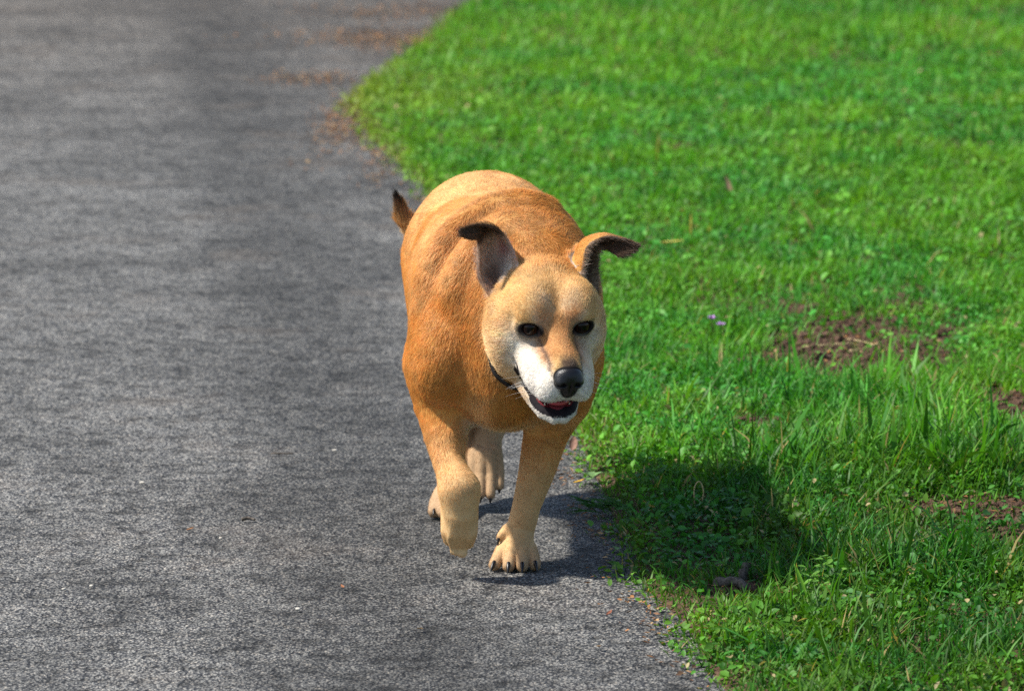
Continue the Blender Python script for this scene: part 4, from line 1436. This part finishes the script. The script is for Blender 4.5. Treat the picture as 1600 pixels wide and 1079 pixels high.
TW = [((-0.447, 0.411), [(-0.012, 0, 0), (0.0, 0.003, 0.002), (0.012, -0.002, 0)], 0.0030, 0.0022, M_BARK, "short dark twig lying on the asphalt left of the lifted paw", "twig"),
      ((-0.420, 1.017), [(-0.020, 0.004, 0), (0.0, 0.0, 0.001), (0.022, 0.002, 0)], 0.0018, 0.0014, M_BARK, "thin dark twig on the asphalt left of the dog's lifted foreleg", "twig"),
      ((0.345, -0.175), [(-0.028, 0.012, 0.004), (-0.008, 0.0, 0.010), (0.010, -0.010, 0.012), (0.022, -0.030, 0.006)], 0.0085, 0.0060, M_BARK, "grey lichened bit of branch lying in the lawn by the dog's shadow", "branch"),
      ((0.362, -0.130), [(0.0, 0.0, 0.0), (0.006, 0.012, 0.014), (0.012, 0.018, 0.026)], 0.0085, 0.0065, M_BARK, "dark broken stub sticking up behind the lichened bit of branch", "branch"),
      ((0.650, 2.200), [(-0.055, -0.02, 0.002), (0.0, 0.0, 0.004), (0.060, 0.030, 0.003)], 0.0018, 0.0012, M_STRAW, "dry straw stalk across the bare soil patch, left one", "straw"),
      ((0.735, 2.190), [(-0.045, -0.05, 0.002), (0.0, 0.0, 0.004), (0.035, 0.05, 0.008)], 0.0026, 0.0014, M_STRAW, "thickest pale straw stalk on the bare soil patch, right one", "straw"),
      ((0.710, 2.245), [(-0.05, 0.06, 0.003), (0.0, 0.03, 0.006), (0.040, -0.02, 0.003)], 0.0014, 0.0010, M_STRAW, "thin straw stalk behind the thickest one on the bare soil", "straw"),
      ((0.318, 0.45), [(-0.006, 0.0, 0.0), (-0.008, 0.0, 0.035), (0.0, 0.0, 0.050), (0.008, 0.0, 0.035), (0.005, 0.0, 0.010)], 0.0012, 0.0010, M_STRAW, "thin dry stem looped over in the dog's shadow on the lawn", "stem")]
for i, ((x, y), pts, r0, r1, mat, lab, nm) in enumerate(TW):
    V, F = twig_mesh(pts, r0, r1, i)
    o = at_origin(mesh_np({"branch": "broken_branch", "straw": "straw_stalk", "stem": "dry_stem"}.get(nm, nm), V, F, mat), (x, y, ground_z(x, y) + max(r0, 0.002) * 0.6))
    tag(o, lab, nm, "straw stalks on the bare soil" if nm == "straw" else None)

# ---- flowers
for i, (x, y, h, lab) in enumerate([(0.415, 2.257, 0.050, "upper left lilac wildflower in the grass left of the bare soil"), (0.430, 2.175, 0.045, "lower right lilac wildflower in the grass left of the bare soil")]):
    fl = bpy.data.objects.new("wildflower", None)
    fl.empty_display_size = 0.02
    link(fl)
    fl.location = (x, y, ground_z(x, y))
    tag(fl, lab, "flower", "lilac wildflowers in the lawn")
    V, F = twig_mesh([(0, 0, -0.004), (0.002, 0.001, h * 0.5), (0.0, 0.0, h)], 0.0013, 0.0010, 40 + i)
    mesh_np("stem", V, F, M_LEAF, fl, cols=np.tile([0.06, 0.16, 0.02], (len(V), 1)))
    for k in range(7):
        V, F = leaf_mesh(0.011, 0.0075, 0.3, 0.2, 60 + k, n=5)
        V = place(V, (0, 0, h), k * 2 * math.pi / 7 + i, -0.35 - 0.25 * (k % 2))
        mesh_np("petal", V, F, M_PETAL, fl)

# ---- single weeds one can pick out
def weed(name, x, y, leaves, label, cols, seed, cat="weed"):
    w = bpy.data.objects.new(name, None)
    w.empty_display_size = 0.02
    link(w)
    w.location = (x, y, ground_z(x, y))
    tag(w, label, cat)
    r = np.random.default_rng(seed)
    for k, (px, py, pz, ln, wd, cu, fo, rz, ry, rx) in enumerate(leaves):
        V, F = leaf_mesh(ln, wd, cu, fo, seed + k)
        V = place(V, (px, py, pz), rz, ry, rx)
        c = np.array(cols) * r.uniform(0.8, 1.2)
        mesh_np("leaf", V, F, M_LEAF, w, cols=np.tile(c, (len(V), 1)) * r.uniform(0.9, 1.1, (len(V), 1)))
    return w

weed("pale_leaf_weed", 0.140, 0.742, [(0, 0, 0.012, 0.034, 0.026, -0.3, 0.1, 2.6, -0.35, 0.3), (0.004, 0, 0.014, 0.030, 0.022, -0.3, 0.15, 0.6, -0.3, -0.2), (0.0, 0.004, 0.01, 0.026, 0.020, -0.3, 0.2, 1.6, -0.4, 0), (0, -0.004, 0.01, 0.026, 0.018, -0.3, 0.2, 4.4, -0.25, 0)],
     "weed with broad pale green leaves at the lawn edge beside the planted foreleg", (0.20, 0.34, 0.12), 210)
sp = []
r_ = np.random.default_rng(5)
for k in range(30):
    t = k / 29.0
    px = 0.05 - 0.085 * t + r_.normal(0, 0.006)
    sp.append((px, r_.normal(0, 0.02), 0.006 + 0.010 * (1 - t), r_.uniform(0.035, 0.055), r_.uniform(0.004, 0.006), -0.35, 0.3, math.pi + r_.normal(0, 0.55), -r_.uniform(0.15, 0.7), r_.normal(0, 0.4)))
weed("leafy_sprig", 0.165, 0.46, sp, "dark green sprig of narrow leaves fanning out over the path edge", (0.045, 0.15, 0.018), 220)
cl = []
for k in range(20):
    a, d = r_.uniform(0, 2 * math.pi), r_.uniform(0.0, 0.045)
    cl.append((math.cos(a) * d * 1.4, math.sin(a) * d, r_.uniform(0.016, 0.034), r_.uniform(0.014, 0.020), r_.uniform(0.012, 0.016), -0.2, 0.15, r_.uniform(0, 6.28), r_.normal(-0.2, 0.25), r_.normal(0, 0.3)))
weed("round_leaf_weed", 0.525, -0.375, cl, "low weed with round blue-green leaves in the near lawn at lower right", (0.075, 0.20, 0.055), 250)
cl = []
for k in range(34):
    a, d = r_.uniform(0, 2 * math.pi), r_.uniform(0.0, 0.04)
    cl.append((math.cos(a) * d, math.sin(a) * d, r_.uniform(0.012, 0.070), r_.uniform(0.012, 0.018), r_.uniform(0.009, 0.013), -0.2, 0.15, r_.uniform(0, 6.28), r_.normal(-0.1, 0.3), r_.normal(0, 0.4)))
weed("bushy_weed", 0.475, -0.245, cl, "bushy weed of small light green leaflets left of the tall grass at lower right", (0.11, 0.27, 0.03), 300)
weed("broad_blade_weed", 0.452, -0.320, [(0, 0, 0.0, 0.075, 0.012, -0.15, 0.25, 1.9, -1.2, 0.2), (0.004, 0, 0, 0.05, 0.008, -0.3, 0.25, 0.4, -0.8, 0)], "single broad bright green blade standing before the bushy weed", (0.14, 0.33, 0.025), 350)

# ---- litter of crumbs and needles along the lawn edge: nobody could count it
def build_litter():
    r = np.random.default_rng(31)
    parts = []
    n = 2600
    y = r.uniform(-1.6, 6.4, n)
    x = edge_x(y) + r.normal(0.0, 0.022, n) - np.abs(r.normal(0, 0.012, n))
    g = r.random(n) < (0.25 + 0.75 * (fbm(xy3(x, y), 3.0, 2, 90) > 0.5))
    x, y = x[g], y[g]
    for cx, cy, sx, sy, m in [(-0.36, 8.6, 0.15, 0.22, 1500), (-0.52, 8.8, 0.16, 0.16, 700), (-0.62, 7.45, 0.09, 0.13, 500), (-0.50, 6.15, 0.045, 0.36, 800), (-0.36, 5.3, 0.035, 0.3, 260), (-0.34, 9.7, 0.2, 0.25, 1200), (0.352, -0.19, 0.04, 0.04, 90), (0.70, 2.15, 0.10, 0.16, 160), (0.80, 0.42, 0.10, 0.06, 140), (0.95, 1.44, 0.04, 0.14, 60)]:
        x = np.concatenate([x, r.normal(cx, sx, m)])
        y = np.concatenate([y, r.normal(cy, sy, m)])
    n = len(x)
    s = x - np.interp(y, EDGE[:, 1], EDGE[:, 0])
    z = np.where(s > 0.0, np.maximum(lawn_z(x, y), 0.0), 0.0) + r.uniform(0.003, 0.008, n)
    ln = r.uniform(0.004, 0.016, n) * np.where(y > 5, 1.15, 1.0)
    wd = ln * r.uniform(0.12, 0.55, n)
    az = r.uniform(0, 6.28, n)
    pit = r.normal(0, 0.25, n)
    d = np.stack([np.cos(az) * np.cos(pit), np.sin(az) * np.cos(pit), np.sin(pit)], 1)
    q = np.stack([-np.sin(az), np.cos(az), r.normal(0, 0.3, n)], 1)
    up = np.cross(d, q)
    c = np.stack([x, y, z + 0.002], 1)
    L_, W_ = ln[:, None], wd[:, None]
    V = np.stack([c - d * L_ * 0.5, c + q * W_ * 0.5 + up * W_ * 0.1, c + d * L_ * 0.5, c - q * W_ * 0.5 + up * W_ * 0.1, c - up * 0.001], 1)
    T = np.array([(0, 1, 2), (0, 2, 3), (0, 4, 1), (1, 4, 2), (2, 4, 3), (3, 4, 0)])
    F = (np.arange(n)[:, None, None] * 5 + T[None]).reshape(-1, 3)
    pal = np.array([(0.36, 0.17, 0.07), (0.24, 0.12, 0.06), (0.44, 0.29, 0.14), (0.15, 0.085, 0.05), (0.42, 0.20, 0.07)])
    cc = pal[r.integers(0, len(pal), n)] * r.uniform(0.6, 1.2, (n, 1))
    V2 = V.reshape(-1, 3)
    tag(mesh_np("leaf_litter", V2, F, M_DRY, cols=np.repeat(cc, 5, 0), smooth=False), "brown crumbs of dead leaves along the lawn edge", "litter", kind="stuff")
build_litter()

# ---- crumbs of soil lying on the bare patches
def build_crumbs():
    r = np.random.default_rng(61)
    x, y = [], []
    for bx, by, rx, ry in BARE:
        m = int(26000 * rx * ry) + 20
        x.append(r.normal(bx, rx * 0.55, m)); y.append(r.normal(by, ry * 0.55, m))
    x, y = np.concatenate(x), np.concatenate(y)
    n = len(x)
    s = r.lognormal(math.log(0.0045), 0.45, n)
    z = lawn_z(x, y) + s * 0.25
    base, tri = uv_sphere(1.0, 5, 3)
    q = base[None] * (1 + r.uniform(-0.35, 0.35, (n, len(base), 1))) * s[:, None, None] * np.array([1, 1, 0.75])
    a = r.uniform(0, 6.28, n)
    ca, sa = np.cos(a)[:, None], np.sin(a)[:, None]
    V = np.stack([q[..., 0] * ca - q[..., 1] * sa + x[:, None], q[..., 0] * sa + q[..., 1] * ca + y[:, None], q[..., 2] + z[:, None]], -1)
    F = (np.arange(n)[:, None, None] * len(base) + tri[None]).reshape(-1, 3)
    tag(mesh_np("soil_crumbs", V.reshape(-1, 3), F, M_SOIL, smooth=False), "crumbly brown soil lying on the bare patches of the lawn", "soil", kind="stuff")
build_crumbs()
